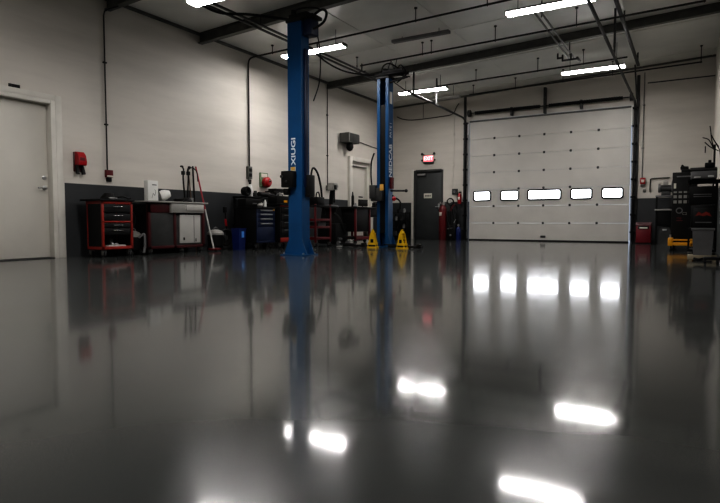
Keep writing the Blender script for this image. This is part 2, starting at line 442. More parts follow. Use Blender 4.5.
pipe(14.93, -5.5, .1, 4.03, (-5.25, -4.1, -2.9, -1.75, .08), 'thin dark pipe closest to the sectional door')

def vconduit(name, x, y, z0, z1, label, axis='X', mtl='pipe', r=.011, extra=None):
    t = thing(name, label, 'conduit', (x, y, 0))
    off = (.02, 0) if axis == 'X' else (0, -.02)
    pts = [(off[0], off[1], z0), (off[0], off[1], z1)]
    if extra: pts += extra
    b = MB(); b.tube(pts, r, 8); b.build('conduit_run', mtl, t)
    for z in (z0+(z1-z0)*.3, z0+(z1-z0)*.7):
        b = MB()
        if axis == 'X': b.box(0, .035, -.03, .03, z-.012, z+.012, .003)
        else: b.box(-.03, .03, -.035, 0, z-.012, z+.012, .003)
        b.build('clamp', mtl, t)
    return t
vconduit('wall_conduit', XL, 5.78, 1.38, 3.86, 'wall conduit running up from the small red pull station', extra=[(.03, .01, 3.93), (.10, .04, 3.965), (.3, .06, 3.97)])
vconduit('wall_conduit', XL, 12.2, 1.48, 4.10, 'wall conduit between the blue post and the grey camera housing')
vconduit('wall_conduit', -1.12, YB, 1.60, 4.3, 'wall conduit dropping to the red switch box right of the big door', 'Y', 'galv')
vconduit('wall_conduit', -1.24, YB, 1.32, 3.6, 'short thin pipe beside the right door track', 'Y', 'trim', .010)
vconduit('wall_conduit', -6.2, YB, 1.55, 3.85, 'pale conduit above the thermostat box near the exit sign', 'Y', 'trim', .010)
t = thing('wall_conduit', 'horizontal dark conduit high on the rear wall over the exit sign', 'conduit', (0, YB, 0))
b = MB(); b.tube(curve([(-8.1, -.04, 3.85), (-7.9, -.04, 3.76), (-7.5, -.04, 3.70), (-6.6, -.04, 3.72), (-6.25, -.04, 3.76), (-6.12, -.04, 3.95), (-6.05, -.04, 4.05)], 5), .013); b.build('conduit_run', 'pipe', t)
b = MB(); b.tube([(-7.2, -.04, 3.72), (-7.2, -.04, 4.15)], .007); b.build('drop_rod', 'pipe', t)

# twin rail from ceiling along the lift
t = thing('ceiling_rail', 'pair of dark rails under the ceiling joining both lift posts', 'rail', (-6.72, 0, 0))
for dx in (-.07, .07):
    b = MB(); b.box(dx-.018, dx+.018, 3.0, 12.4, 4.0, 4.035, .003); b.build('rail_bar', 'dark', t)
for y in (6.2, 7.85, 9.6, 11.4):
    b = MB(); b.box(-.1, .1, y-.015, y+.015, 4.035, 4.05); b.box(-.012, .012, y-.012, y+.012, 4.04, CZ(-6.72)); b.build('hanger_rod', 'dark', t)
t = thing('ceiling_rail', 'short pair of pale rails with a bracket hanging near the two right lamps', 'rail', (-2.36, 0, 0))
for dx in (-.05, .05):
    b = MB(); b.box(dx-.012, dx+.012, 9.9, 13.0, 4.10, 4.13, .003); b.build('rail_bar', 'galv', t)
b = MB(); b.box(-.12, .22, 12.6, 12.64, 3.96, 3.99); b.box(-.12, -.09, 12.6, 12.64, 3.96, 4.1); b.box(.05, .08, 12.6, 12.64, 3.96, 4.1); b.box(.18, .22, 12.55, 12.9, 3.97, 4.0); b.box(-.22, -.09, 12.6, 12.63, 4.02, 4.05); b.box(-.22, -.19, 12.6, 12.63, 4.02, 4.14)
b.build('end_bracket', 'dark', t)
for y in (10.2, 12.8):
    b = MB(); b.box(-.01, .01, y-.01, y+.01, 4.12, CZ(-2.36)); b.build('hanger_rod', 'dark', t)

# overhead cables
def cable(label, pts, r=.02, m='black', name='overhead_cable'):
    b = MB(); b.tube(curve(pts, 8), r, 8); return tag(b.build(name, m), label, 'cable')
cable('thick black cable looping along the near lamp toward the nearer lift post', [(-6.95, 6.2, 4.12), (-6.8, 6.5, 3.99), (-6.6, 6.75, 3.90), (-6.3, 7.1, 3.93), (-5.95, 7.5, 3.92), (-5.62, 7.62, 3.86)], .022)
cable('black cable sagging between the twin rails and the farther lift post', [(-6.65, 9.3, 4.0), (-6.55, 9.7, 3.82), (-6.35, 10.1, 3.70), (-6.0, 10.45, 3.66), (-5.80, 10.55, 3.68)], .018)
cable('thin black cable hanging behind the near blue post', [(-5.32, 7.52, 3.75), (-5.30, 7.6, 3.5), (-5.26, 7.6, 3.2), (-5.25, 7.55, 2.8), (-5.33, 7.5, 2.5)], .010)
cable('thin cable dropping from the farther post top toward the rear wall', [(-5.5, 10.6, 3.5), (-5.3, 10.9, 3.32), (-5.15, 11.3, 3.22), (-5.1, 12, 3.25)], .010)

# ------------------------------------------------------------------ strip lights
def lamp(xc, y, z, L, label):
    t = thing('strip_light', label, 'ceiling light', (xc, y, z), 0, 'fluorescent strip lights under the ceiling')
    b = MB(); b.prism([(-.07, .035), (.07, .035), (.092, .0), (-.092, .0)], 'X', -L/2, L/2)
    b.build('housing', 'dark', t)
    b = MB(); b.prism([(-.088, -.001), (.088, -.001), (.088, -.014), (.074, -.028), (-.074, -.028), (-.088, -.014)], 'X', -L/2+.02, L/2-.02)
    df = b.build('diffuser', 'lamp', t, smooth=False); df.data.materials.append(M['lampside'])
    for p in df.data.polygons:
        if abs(p.normal.z) < .9: p.material_index = 1
    for s in (-1, 1):
        b = MB(); b.box(min(s*L/2, s*(L/2-.02)), max(s*L/2, s*(L/2-.02)), -.092, .092, -.032, .035, .004); b.build('end_cap', 'white', t)
    for s in (-1, 1):
        b = MB(); b.cyl((s*L*.36, 0, .03), (s*L*.36, 0, CZ(xc+s*L*.36)-z), .006, seg=6); b.build('hanger_wire', 'dark', t)
    return t
lamp(-4.78, 5.08, 3.29, 1.40, 'lit strip light cut off by the top edge of the photo')
lamp(-6.56, 9.22, 3.93, 1.50, 'lit strip light passing behind the nearer blue post')
lamp(-6.08, 13.42, 3.93, 1.36, 'lit strip light beside the farther blue post top')
lamp(-2.02, 9.22, 3.93, 1.36, 'lit strip light above the sectional door, nearest and brightest')
lamp(-1.99, 13.50, 3.93, 1.34, 'lit strip light just before the sectional door by its right rail')
lamp(-5.9, 1.8, 3.93, 1.40, 'strip light over the front left of the bay, out of the photo')
lamp(-2.0, 4.6, 3.93, 1.40, 'strip light over the middle of the bay, out of the photo')
lamp(-2.0, -.4, 3.93, 1.40, 'strip light over the front right of the bay, out of the photo')
t = thing('unlit_strip_light', 'unlit pale strip fixture against the ceiling, centre of the room', 'ceiling light', (-4.75, 10.35, 4.22))
b = MB(); b.box(-.62, .62, -.06, .06, -.03, .03, .01); b.build('housing', 'grey', t)
b = MB(); b.cyl((-.4, 0, .02), (-.4, 0, CZ(-5.15)-4.22), .006, seg=6); b.cyl((.4, 0, .02), (.4, 0, CZ(-4.35)-4.22), .006, seg=6); b.build('hanger_wire', 'dark', t)
t = thing('unlit_strip_light', 'unlit pale strip fixture behind the lit lamp near the farther post', 'ceiling light', (-6.0, 14.6, 3.95))
b = MB(); b.box(-.5, .5, -.07, .07, -.04, .03, .012); b.build('housing', 'lgrey', t)
b = MB(); b.cyl((-.3, 0, .02), (-.3, 0, CZ(-6.3)-3.95), .006, seg=6); b.cyl((.3, 0, .02), (.3, 0, CZ(-5.7)-3.95), .006, seg=6); b.build('hanger_wire', 'dark', t)

# ------------------------------------------------------------------ two post lift
def post(name, label, x, y, h, open_dir, lettering):
    """x = left edge of post, y = front face; open_dir +1 opens to +Y, -1 opens to -Y"""
    W, D = .27, .21
    t = thing(name, label, 'car lift', (x+W/2, y+D/2, 0))
    w, dd, th, lip = W/2, D/2, .012, .07
    prof = [(-w, -dd), (w, -dd), (w, dd), (w-lip, dd), (w-lip, dd-th), (w-th, dd-th), (w-th, -dd+th), (-w+th, -dd+th), (-w+th, dd-th), (-w+lip, dd-th), (-w+lip, dd), (-w, dd)]
    if open_dir < 0: prof = [(px, -py) for px, py in prof]
    b = MB(); b.prism(prof, 'Z', .02, h); b.build('post_column', 'blue', t)
    b = MB(); b.box(-w-.10, w+.10, -dd-.10, dd+.10, 0, .02, .004); b.build('base_plate', 'blue', t)
    for sx in (-1, 1):
        for yy in (-dd, dd-.012):
            b = MB(); b.prism([(sx*w, .02), (sx*(w+.095), .02), (sx*w, .26)], 'Y', yy, yy+.012); b.build('gusset', 'blue', t)
    b = MB()
    for sx in (-1, 1):
        for sy in (-1, 1): b.cyl((sx*(w+.06), sy*(dd+.05), .02), (sx*(w+.06), sy*(dd+.05), .045), .016, seg=6)
    b.build('anchor_bolt', 'steel', t)
    b = MB(); b.box(-w-.02, w+.02, -dd-.02, dd+.02, h, h+.05, .005); b.box(-w*.5, w*.5, -.05, .05, h+.05, h+.11, .01); b.build('top_plate', 'blackmetal', t)
    return t, w, dd
p1, w, dd = post('lift_post', 'nearer blue vehicle lift post with black control box and white lettering', -5.66, 7.25, 3.72, 1, 1)
R90 = (PI/2, -PI/2*-1, 0)
def vtext(body, size, parent, loc, face, zrot=0, m='strap', sx=1, bold=.004):
    # text reading upward on a vertical face; face 'S' = normal -Y, 'E' = normal +X
    if face == 'S': base = Euler((PI/2, 0, 0)).to_matrix()
    else: base = Euler((PI/2, 0, PI/2)).to_matrix()
    rot = (base @ Euler((0, 0, PI/2)).to_matrix()).to_euler()
    return text('lettering', body, size, m, parent, loc, rot, .001, sx, bold)
vtext('XIUGI', .115, p1, (-.025, -dd-.002, 1.68), 'S', sx=1.45, bold=.003)
b = MB(); b.box(-.085, .015, -dd-.004, -dd, 1.35, 1.43, .001); b.build('sticker', 'label', p1)
b = MB(); b.box(-.075, .005, -dd-.005, -dd-.003, 1.375, 1.43, .001); b.build('sticker_square', 'gold', p1)
# control box on the near post left side
b = MB(); b.box(-w-.05, -w+.17, -dd-.13, -dd-.005, 1.10, 1.36, .012); cb = b.build('control_box', 'black', p1)
b = MB(); b.lathe([(.024, 0), (.024, .02), (.018, .025)], (-w-.02, -dd-.165, 1.27), axis='Y', seg=16); b.lathe([(.018, 0), (.018, .02)], (-w+.07, -dd-.16, 1.19), axis='Y', seg=16); b.build('control_button', 'dark', cb)
b = MB(); b.box(-w-.03, -w+.05, -dd-.10, -dd-.005, .98, 1.08, .01); b.build('lower_housing', 'black', p1)
# head gear at the top of the near post
b = MB(); b.box(w-.02, w+.17, -.06, .14, 3.50, 3.74, .01); b.build('motor_box', 'navy', p1)
b = MB(); b.box(-w-.03, w+.24, -.12, .14, 3.74, 3.79, .006); b.box(-w, w+.1, -.08, .1, 3.79, 3.86, .02); b.cyl((-.05, -.05, 3.86), (-.05, -.05, 3.92), .04); b.build('head_bracket', 'black', p1)
b = MB(); b.tube(curve([(w+.05, .1, 3.82), (w+.25, .1, 3.90), (w+.38, .05, 3.82), (w+.36, .02, 3.68), (w+.22, 0, 3.60), (w+.05, 0, 3.58)], 8), .020); b.build('hydraulic_hose', 'black', p1)
b = MB(); b.tube(curve([(-w+.02, 0, 3.80), (0, -.03, 3.93), (w+.15, 0, 3.92), (w+.30, .05, 3.87)], 8), .014); b.build('hydraulic_hose', 'black', p1)
b = MB(); b.box(w, w+.03, -.04, .04, 1.1, 3.3, .004); b.build('cable_cover', 'navy', p1)
# carriage & arm stub on near post
b = MB(); b.box(-w+.03, w-.03, -.02, dd+.04, .75, 1.35, .008); b.build('carriage', 'blackmetal', p1)
b = MB(); b.box(w, w+.10, -.02, .12, .95, 1.30, .01); b.build('arm_bracket', 'blackmetal', p1)

p2, w, dd = post('lift_post', 'farther dark blue vehicle lift post with yellow feet beside it', -5.785, 10.45, 3.54, -1, 2)
vtext('NEDCAB', .185, p2, (w+.002, .0, 1.83), 'E', sx=.95)
vtext('PATE I', .11, p2, (w+.002, .0, 2.47), 'E', sx=1.0, bold=.001)
b = MB(); b.box(w+.001, w+.004, -.05, .06, 3.02, 3.27, .001); b.build('sticker', 'white', p2)
b = MB(); b.box(-w+.05, w-.05, -dd+.015, -dd+.02, .3, 3.0); b.build('slot_strip', 'black', p2)
b = MB(); b.box(-w-.12, -w+.02, -dd-.13, -dd-.01, 1.03, 1.32, .015); b.box(-w-.10, w-.10, -dd-.10, -dd-.0, .98, 1.26, .012); car = b.build('carriage', 'dark', p2)
b = MB(); b.box(-.01, .08, -dd-.105, -dd-.1, 1.20, 1.33, .002); b.build('sticker', 'gold', car)
b = MB(); b.tube(curve([(-w-.08, -dd-.08, 1.3), (-w-.10, -dd-.08, 1.55), (-w-.09, -dd-.08, 1.8), (-w-.04, -dd-.08, 1.95), (-w-.02, -dd-.08, 1.99)], 6), .017); b.build('release_lever', 'blackmetal', p2)
b = MB(); b.cyl((w+.02, -.02, 1.20), (w+.36, -.02, 1.19), .02); b.ball((w+.38, -.02, 1.19), .035); b.build('arm_lever', 'blackmetal', p2)
b = MB(); b.box(w, w+.06, -.05, .05, 1.24, 1.48, .01); b.build('lock_cover', 'darkred', p2)
b = MB(); b.tube(curve([(w+.05, 0, 1.10), (w+.1, 0, 1.06), (w+.2, 0, 1.0), (w+.24, 0, .92), (w+.22, 0, .80)], 6), .018); b.build('air_hose', 'black', p2)
b = MB(); b.ball((w+.1, -.03, 1.03), .05, (1, .7, 1)); b.build('hose_coupling', 'brightred', p2)
b = MB()
b.box(-w-.02, w+.38, -.14, .1, 3.60, 3.64, .006); b.box(-.02, .45, -.1, -.06, 3.66, 3.70); b.box(.05, .4, .05, .09, 3.52, 3.56)
b.cyl((0, 0, 3.64), (0, 0, 3.76), .05); b.cyl((.3, 0, 3.62), (.3, 0, 3.72), .04); b.cyl((w, -.05, 3.45), (w+.42, -.05, 3.52), .02); b.cyl((w+.3, -.05, 3.5), (w+.44, -.05, 3.62), .016); b.cyl((w+.1, 0, 3.62), (w+.45, -.02, 3.52), .014)
b.build('head_bracket', 'black', p2)
b = MB()
b.tube(curve([(-.1, 0, 3.62), (0, -.1, 3.78), (.15, -.1, 3.83), (.32, 0, 3.72), (.42, 0, 3.55), (.28, 0, 3.44)], 8), .014)
b.tube(curve([(-w, 0, 3.64), (-.05, .05, 3.74), (.2, .05, 3.70), (.35, .02, 3.80), (.48, 0, 3.66)], 8), .012)
b.tube(curve([(.05, -.05, 3.6), (.16, -.05, 3.88), (.24, -.05, 3.72), (.3, -.05, 3.9)], 8), .008)
b.build('hydraulic_hose', 'black', p2)
# lift arms on the floor
def arm(x0, x1, y, label):
    t = thing('swing_beam', label, 'lift arm', ((x0+x1)/2, y, 0))
    L = (x1-x0)/2
    b = MB(); b.box(-L, L, -.05, .05, .008, .055, .006); b.box(-L-.1, L-.3, -.035, .035, .055, .08, .005); b.build('arm_bar', 'blackmetal', t)
    b = MB(); b.lathe([(.06, .008), (.065, .03), (.06, .09), (.03, .095)], (L-.07, 0, 0), 20); b.build('lift_pad', 'black', t)
    return t
arm(-5.42, -4.66, 10.30, 'low black lift arm lying right of the farther post')
arm(-6.52, -5.95, 10.30, 'low black lift arm lying left of the farther post')
def yellow_stand(x, y, rz, label):
    t = thing('yellow_stand', label, 'jack stand', (x, y, 0), rz, 'yellow stands either side of the lift post'); t.scale = (.82, .82, .92)
    b = MB()
    for s in (-1, 1):
        b.prism([(-.12, .03), (-.06, .03), (-.012, .12), (.012, .12), (.06, .03), (.12, .03), (.045, .34), (-.045, .34)], 'Y', s*.06-.008, s*.06+.008)
    b.box(-.115, .115, -.07, .07, .07, .12, .006); b.build('stand_frame', 'yellow', t)
    b = MB(); b.prism([(-.035, .33), (.035, .33), (.02, .39), (-.02, .39)], 'Y', -.06, .06); b.box(-.02, .02, -.02, .02, .38, .42, .004); b.build('saddle', 'yellow', t)
    b = MB(); b.box(-.10, .10, -.075, .075, .03, .07, .008); b.box(-.04, .04, -.075, .075, .12, .20, .01); b.build('black_insert', 'black', t)
    b = MB(); b.box(-.135, .135, -.09, .09, 0, .03, .01); b.build('foot_plate', 'yellow', t)
    return t
yellow_stand(-5.72, 10.16, .15, 'yellow triangular stand on the floor left of the farther blue post')
yellow_stand(-5.02, 10.12, -.2, 'yellow triangular stand on the floor right of the farther blue post')
t = thing('floor_cloth', 'small pale rag on the floor left of the yellow stand', 'rag', (-6.45, 10.0, 0)); b = MB(); b.ball((0, 0, .015), .06, (1.2, .8, .28)); b.build('cloth', 'lgrey', t)

# ------------------------------------------------------------------ left wall fittings
def L(name, label, cat, y, z=0, group=None): return thing(name, label, cat, (XL, y, z), PI/2, group)   # local x -> +Y, local -y -> +X
t = L('sign_plate', 'small black sign plate above the cream door', 'sign', 4.36, 2.455); b = MB(); b.box(-.075, .075, -.02, 0, -.022, .022, .003); b.build('plate', 'black', t)
t = L('emergency_horn', 'red wall alarm box with two black horns beneath it', 'alarm', 5.28, 1.33)
b = MB(); b.box(-.085, .085, -.03, 0, -.01, .33, .01); b.build('back_plate', 'maroon', t)
b = MB(); b.prism([(-.03, .10), (-.14, .10), (-.16, .16), (-.13, .27), (-.07, .33), (-.03, .33)], 'X', -.065, .08); b.build('red_cover', 'brightred', t)
b = MB(); b.box(-.045, .045, -.155, -.150, .17, .23, .003); b.build('cover_label', 'darkred', t)
for s in (-1, 1):
    b = MB(); b.cyl((s*.05, -.06, .11), (s*.055, -.09, -.05), .022, .036); b.build('horn', 'black', t)
hs = bpy.data.objects['emergency_horn']; hs.scale = (.88, .85, .90)
t = L('pull_station', 'small red fire pull station at the foot of a conduit', 'fire alarm', 5.80, 1.27)
b = MB(); b.box(-.06, .06, -.06, 0, 0, .12, .008); b.build('red_box', 'darkred', t)
b = MB(); b.box(-.055, .055, -.065, -.058, .005, .03, .002); b.build('label_band', 'label', t)
b = MB(); b.box(-.04, .04, -.05, 0, -.07, 0, .01); b.build('lower_box', 'black', t)
t = L('switch_box', 'grey electrical switch box under the conduit above the blue cabinet', 'electrical box', 9.17, 1.46)
b = MB(); b.box(-.06, .06, -.07, 0, 0, .27, .006); b.build('box_body', 'camgrey', t)
for z in (.05, .16):
    b = MB(); b.box(-.045, .045, -.08, -.068, z, z+.07, .004); b.build('socket_face', 'black', t)
t = L('switch_box', 'small conduit outlet box left of the camera housing', 'electrical box', 12.2, 1.36)
b = MB(); b.box(-.06, .06, -.07, 0, 0, .13, .008); b.build('box_body', 'camgrey', t); b = MB(); b.lathe([(.03, 0), (.03, .03)], (0, -.10, .06), axis='Y', seg=12); b.build('socket_face', 'black', t)
t = L('camera_housing', 'grey wall box with a dark dome camera hanging below it', 'security camera', 13.08, 2.60)
b = MB(); b.box(-.27, .27, -.30, 0, .08, .34, .012); b.build('box_body', 'camgrey', t)
b = MB(); b.box(-.20, .27, -.31, -.295, .10, .32, .004); b.build('box_lid', 'dark', t)
b = MB(); b.lathe([(.09, .08), (.10, .02), (.10, -.03), (.07, -.10), (.02, -.125)], (.02, -.15, 0), 20); b.build('camera_dome', 'black', t)
t = thing('wall_conduit', 'thin dark wire running right from the camera housing', 'conduit', (XL, 0, 0))
b = MB(); b.tube([(.03, 13.35, 2.80), (.03, 13.6, 2.83), (.03, 15.9, 2.66)], .010); b.build('conduit_run', 'pipe', t)

# ------------------------------------------------------------------ caster helper
def caster(t, x, y, r=.045, m='rubber'):
    b = MB(); b.cyl((x-.016, y, r), (x+.016, y, r), r, seg=18)
    o = b.build('caster', m, t)
    b2 = MB(); b2.prism([(y-.02, r*.8), (y+.02, r*.8), (y+.035, r*2.25), (y-.03, r*2.25)], 'X', x-.026, x-.018)
    b2.prism([(y-.02, r*.8), (y+.02, r*.8), (y+.035, r*2.25), (y-.03, r*2.25)], 'X', x+.018, x+.026)
    b2.box(x-.028, x+.028, y-.03, y+.035, r*2.15, r*2.35); b2.build('caster_fork', 'galv', o)

# ---- red & black tool cart
t = thing('tool_cart', 'red-framed rolling tool cart with four black drawers and open lower bay', 'tool cart', (-7.87, 5.55, 0), PI/2)
W2, D2 = .27, .20
b = MB()
for x in (-W2, W2-.035):
    for y in (-D2, D2-.035): b.box(x, x+(.035 if y < 0 else .02), y, y+(.035 if y < 0 else .02), .12, .86, .004)
b.box(-W2, W2, -D2, -D2+.03, .82, .865, .004); b.box(-W2, W2, -D2, -D2+.03, .12, .165, .004); b.box(-W2, W2, -D2, -D2+.03, .535, .56, .004)
b.box(-W2, -W2+.03, -D2, D2, .82, .865); b.box(-W2, -W2+.03, -D2, D2, .12, .165); b.box(W2-.03, W2, -D2, D2, .12, .165); b.box(-W2, W2, D2-.03, D2, .12, .165); b.build('cart_frame', 'red', t)
b = MB(); b.box(-W2+.008, -W2+.018, -D2+.03, D2-.03, .16, .82); b.box(W2-.018, W2-.008, -D2+.03, D2-.03, .16, .82); b.box(-W2+.03, W2-.03, D2-.02, D2-.01, .16, .82); b.box(-W2+.02, W2-.02, -D2+.01, D2-.01, .13, .15); b.box(-W2+.03, W2-.03, -D2+.02, D2-.02, .34, .355); b.build('side_panel', 'black', t)
for z0, z1 in ((.69, .815), (.565, .68), (.455, .53), (.36, .45)):
    b = MB(); b.box(-W2+.038, W2-.038, -D2+.005, D2-.05, z0, z1-.006, .004); dr = b.build('drawer', 'blackmetal', t)
    b = MB(); b.box(-.085, .085, -D2-.012, -D2+.004, z1-.045, z1-.033, .003); b.build('drawer_handle', 'chrome', dr)
b = MB(); b.box(-W2-.05, W2+.02, -D2-.03, D2+.08, .865, .895, .01); b.build('cart_top', 'black', t)
for x in (-W2+.05, W2-.05):
    for y in (-D2+.05, D2-.05): caster(t, x, y)
def on(t0, lx, ly, z):   # point on an object standing on thing t0 (rot 90deg)
    return (t0.location.x - ly, t0.location.y + lx, z)
t0 = t
c = thing('cable_heap', 'tangle of black cables on the red tool cart top', 'cable', on(t0, 0, 0, .895), PI/2)
b = MB()
for k in range(4): b.ring((.02*k-.05, .02*k-.03, .02+.022*k), .10-.012*k, .013, 'Z', 20)
b.tube(curve([(.08, 0, .03), (.18, -.08, .05), (.22, -.15, .02), (.26, -.17, .02)], 6), .013); b.build('cable_coil', 'black', c)
c = thing('hand_tool', 'pale hand tool lying on the front of the red tool cart top', 'tool', on(t0, -.06, -.15, .895), PI/2+.3)
b = MB(); b.box(-.06, .05, -.015, .015, .005, .03, .008); b.cyl((.04, 0, .02), (.12, 0, .02), .008); b.build('tool_body', 'steel', c)
c = thing('parts_tray', 'white tray of small parts in the open bottom bay of the red cart', 'tray', on(t0, 0, -.10, .15), PI/2)
b = MB(); b.box(-.15, .15, -.08, .08, 0, .035, .008); b.build('tray_body', 'bench_white', c)
b = MB(); b.ball((-.04, 0, .05), .03); b.ball((.05, .02, .045), .025, (1.4, 1, .8)); b.build('small_parts', 'steel', c)
c = thing('grinder_disc', 'round dark tool standing behind the white tray in the red cart', 'tool', on(t0, .04, .05, .15), PI/2)
b = MB(); b.lathe([(.05, 0), (.055, .03), (.04, .06), (.03, .13), (.0, .14)], (0, 0, 0), 16); b.build('tool_body', 'grey', c)

# ---- shop vac beside the cart
def shop_vac(x, y, label, s=1.0, hose_big=True):
    t = thing('shop_vacuum', label, 'vacuum', (x, y, 0), PI/2); 
    b = MB(); b.lathe([(.13*s, .07), (.15*s, .09), (.16*s, .27), (.155*s, .30)], (0, 0, 0), 24); b.build('tank', 'black', t)
    b = MB(); b.lathe([(.165*s, .295), (.165*s, .33), (.13*s, .37), (.06*s, .395), (.01, .40)], (0, 0, 0), 24); b.build('motor_head', 'lgrey', t)
    b = MB(); b.tube(curve([(-.05, 0, .38), (-.02, 0, .43), (.04, 0, .43), (.07, 0, .38)], 5), .012); b.build('carry_handle', 'grey', t)
    for a in range(4):
        aa = PI/4+a*PI/2; px, py = .14*s*math.cos(aa), .14*s*math.sin(aa)
        b = MB(); b.cyl((px-.012, py, .03), (px+.012, py, .03), .03, seg=14); b.cyl((px, py, .03), (px, py, .09), .01, seg=8); b.build('caster', 'rubber', t)
    return t
v = shop_vac(-7.93, 6.00, 'black drum vacuum with grey lid between the red cart and workbench', .85)
b = MB(); b.tube(curve([(.02, -.13, .28), (.08, -.17, .34), (.10, -.18, .30), (.10, -.18, .14), (.08, -.17, .03)], 8), .022); b.build('hose', 'grey', v)
c = thing('hanging_hose', 'black hose loop hooked on the right side of the red tool cart', 'hose', (-7.80, 5.80, 0), PI/2)
b = MB(); b.tube(curve([(.015, .05, .74), (.07, 0, .73), (.13, -.02, .64), (.13, -.02, .52), (.08, 0, .42), (.02, .02, .40)], 8), .015); b.build('hose_loop', 'black', c)

# ---- grey topped workbench
t = thing('work_bench', 'maroon-framed rolling workbench with light grey top and off-white door', 'workbench', (-7.94, 6.76, 0), PI/2)
BW, BD = .64, .255
b = MB()
for x in (-BW+.02, -.09, BW-.075):
    for y in (-BD+.02, BD-.07): b.box(x, x+.055, y, y+.05, .09, .86, .004)
b.box(-BW+.02, BW-.02, -BD+.02, -BD+.05, .09, .14, .004); b.box(-BW+.02, BW-.02, BD-.05, BD-.02, .09, .14); b.box(-BW+.02, -.04, -BD+.02, -BD+.05, .70, .86, .004); b.box(-BW+.02, BW-.02, -BD+.05, BD-.05, .09, .11)
b.build('bench_frame', 'maroon', t)
b = MB(); b.box(-BW+.07, -.09, -BD+.03, -BD+.05, .14, .70, .004); b.build('left_panel', 'dark', t)
b = MB(); b.box(-BW+.03, -BW+.04, -BD+.05, BD-.05, .14, .84); b.box(BW-.04, BW-.03, -BD+.05, BD-.05, .14, .84); b.box(-BW+.03, BW-.03, BD-.04, BD-.03, .14, .84); b.box(-.08, -.04, -BD+.05, BD-.05, .14, .84); b.build('carcass_panel', 'black', t)
b = MB(); b.box(-.03, BW-.09, -BD+.028, -BD+.045, .14, .66, .004); b.build('recess_panel', 'dark', t)
b = MB(); b.box(.03, .50, -BD+.005, -BD+.028, .17, .67, .004); dw = b.build('cabinet_door', 'bench_white', t)
b = MB(); b.box(.345, .352, -BD+.002, -BD+.007, .18, .66); b.build('door_seam', 'dark', dw)
b = MB(); b.box(.10, .13, -BD-.004, -BD+.006, .22, .27, .004); b.box(.38, .395, -BD-.004, -BD+.006, .19, .25, .004); b.build('door_latch', 'black', dw)
b = MB(); b.box(-.18, .56, -BD-.03, BD-.06, .70, .86, .008); dr = b.build('drawer', 'lgrey', t)
b = MB(); b.box(.14, .54, -BD-.045, -BD-.028, .745, .845, .004); b.build('drawer_front', 'bench_white', dr)
b = MB(); b.box(-BW-.02, BW+.02, -BD-.04, BD, .868, .895, .006); b.build('bench_top', 'lgrey', t)
for x in (-BW+.08, BW-.10):
    for y in (-BD+.06, BD-.07): caster(t, x, y, .038)
caster(t, .1, -BD+.06, .038)
t0 = t
c = thing('paper_box', 'white carton with dark print standing on the left of the workbench', 'box', on(t0, -.36, .0, .895), PI/2)
b = MB(); b.box(-.105, .105, -.05, .05, 0, .35, .004); bx = b.build('carton', 'white', c)
b = MB(); b.box(-.02, .07, -.052, -.05, .27, .285); b.tube(curve([(-.03, -.051, .05), (.0, -.051, .13), (.03, -.051, .10), (.05, -.051, .17), (.03, -.051, .20)], 5), .003, 4); b.build('carton_print', 'dark', bx)
c = thing('paper_roll', 'white paper roll lying tilted beside the carton on the workbench', 'paper roll', on(t0, -.06, .0, .895), PI/2)
b = MB(); b.lathe([(.02, 0), (.08, 0), (.095, .05), (.085, .10), (.055, .17), (.02, .17)], (0, 0, 0), 24)
ob = b.build('roll_body', 'white', c); ob.rotation_euler = (0, PI/2*.82, -.5); ob.location = (-.08, .04, .098)
c = thing('black_bowl', 'low black dish with tools in the middle of the workbench', 'tray', on(t0, .16, -.08, .895), PI/2)
b = MB(); b.lathe([(.05, 0), (.09, .02), (.10, .045), (.09, .045), (.05, .02)], (0, 0, 0), 20); b.cyl((-.07, 0, .05), (.09, .02, .06), .01); b.build('dish', 'black', c)
c = thing('clamp_stand', 'tall black twin-rod stand with clamp heads on the workbench', 'stand', on(t0, .42, .02, .895), PI/2)
b = MB(); b.lathe([(.11, 0), (.11, .03), (.09, .06), (.04, .09)], (0, 0, 0), 20); b.build('stand_base', 'black', c)
for s in (-1, 1):
    b = MB(); b.tube(curve([(s*.03, 0, .05), (s*.045, 0, .25), (s*.06, 0, .45), (s*.05, 0, .60), (s*.10, 0, .66)], 6), .014); b.build('rod', 'black', c)
    b = MB(); b.box(s*.06-.025, s*.06+.025, -.03, .03, .50, .57, .01); b.ball((s*.09, 0, .65), .026, (1.4, 1, .7)); b.build('clamp_head', 'black', c)
b = MB(); b.tube(curve([(.06, 0, .60), (.14, 0, .645), (.22, 0, .62), (.27, 0, .56), (.29, .0, .40)], 6), .010); b.build('cord', 'black', c)
c = thing('steel_canister', 'small metal cup behind the clamp stand on the workbench', 'cup', on(t0, .57, .05, .895), PI/2)
b = MB(); b.lathe([(.035, 0), (.045, .09), (.040, .09), (.03, .01)], (0, 0, 0), 18); b.build('cup_body', 'steel', c)
# leaning poles
def pole(name, p0, p1, r, m, label, extra=None):
    p0 = Vector(p0); t = thing(name, label, 'pole', p0); d = Vector(p1)-p0
    b = MB(); b.tube([(0, 0, 0), d], r, 10); b.build('handle', m, t)
    if extra: extra(t, d)
    return t
def mop(t, d):
    q = d*.48
    b = MB(); b.tube([Vector((0, 0, 0)), q], .0165, 10); b.build('lower_tube', 'bench_white', t)
    b = MB(); b.box(-.06, .06, -.09, .12, 0, .035, .01); b.build('head', 'darkred', t)
pole('long_pole', (-7.62, 7.52, .02), (-8.225, 7.67, 1.60), .014, 'redhandle', 'long pole with red upper half and white lower half leaning right of the workbench', mop)
pole('wooden_stick', (-8.06, 7.50, .0), (-8.225, 7.48, 1.55), .010, 'copper', 'short brown stick leaning on the wall behind the workbench')
pole('broom_handle', (-8.12, 7.58, .0), (-8.21, 7.58, 1.60), .016, 'black', 'thick black handle leaning upright behind the workbench right end')

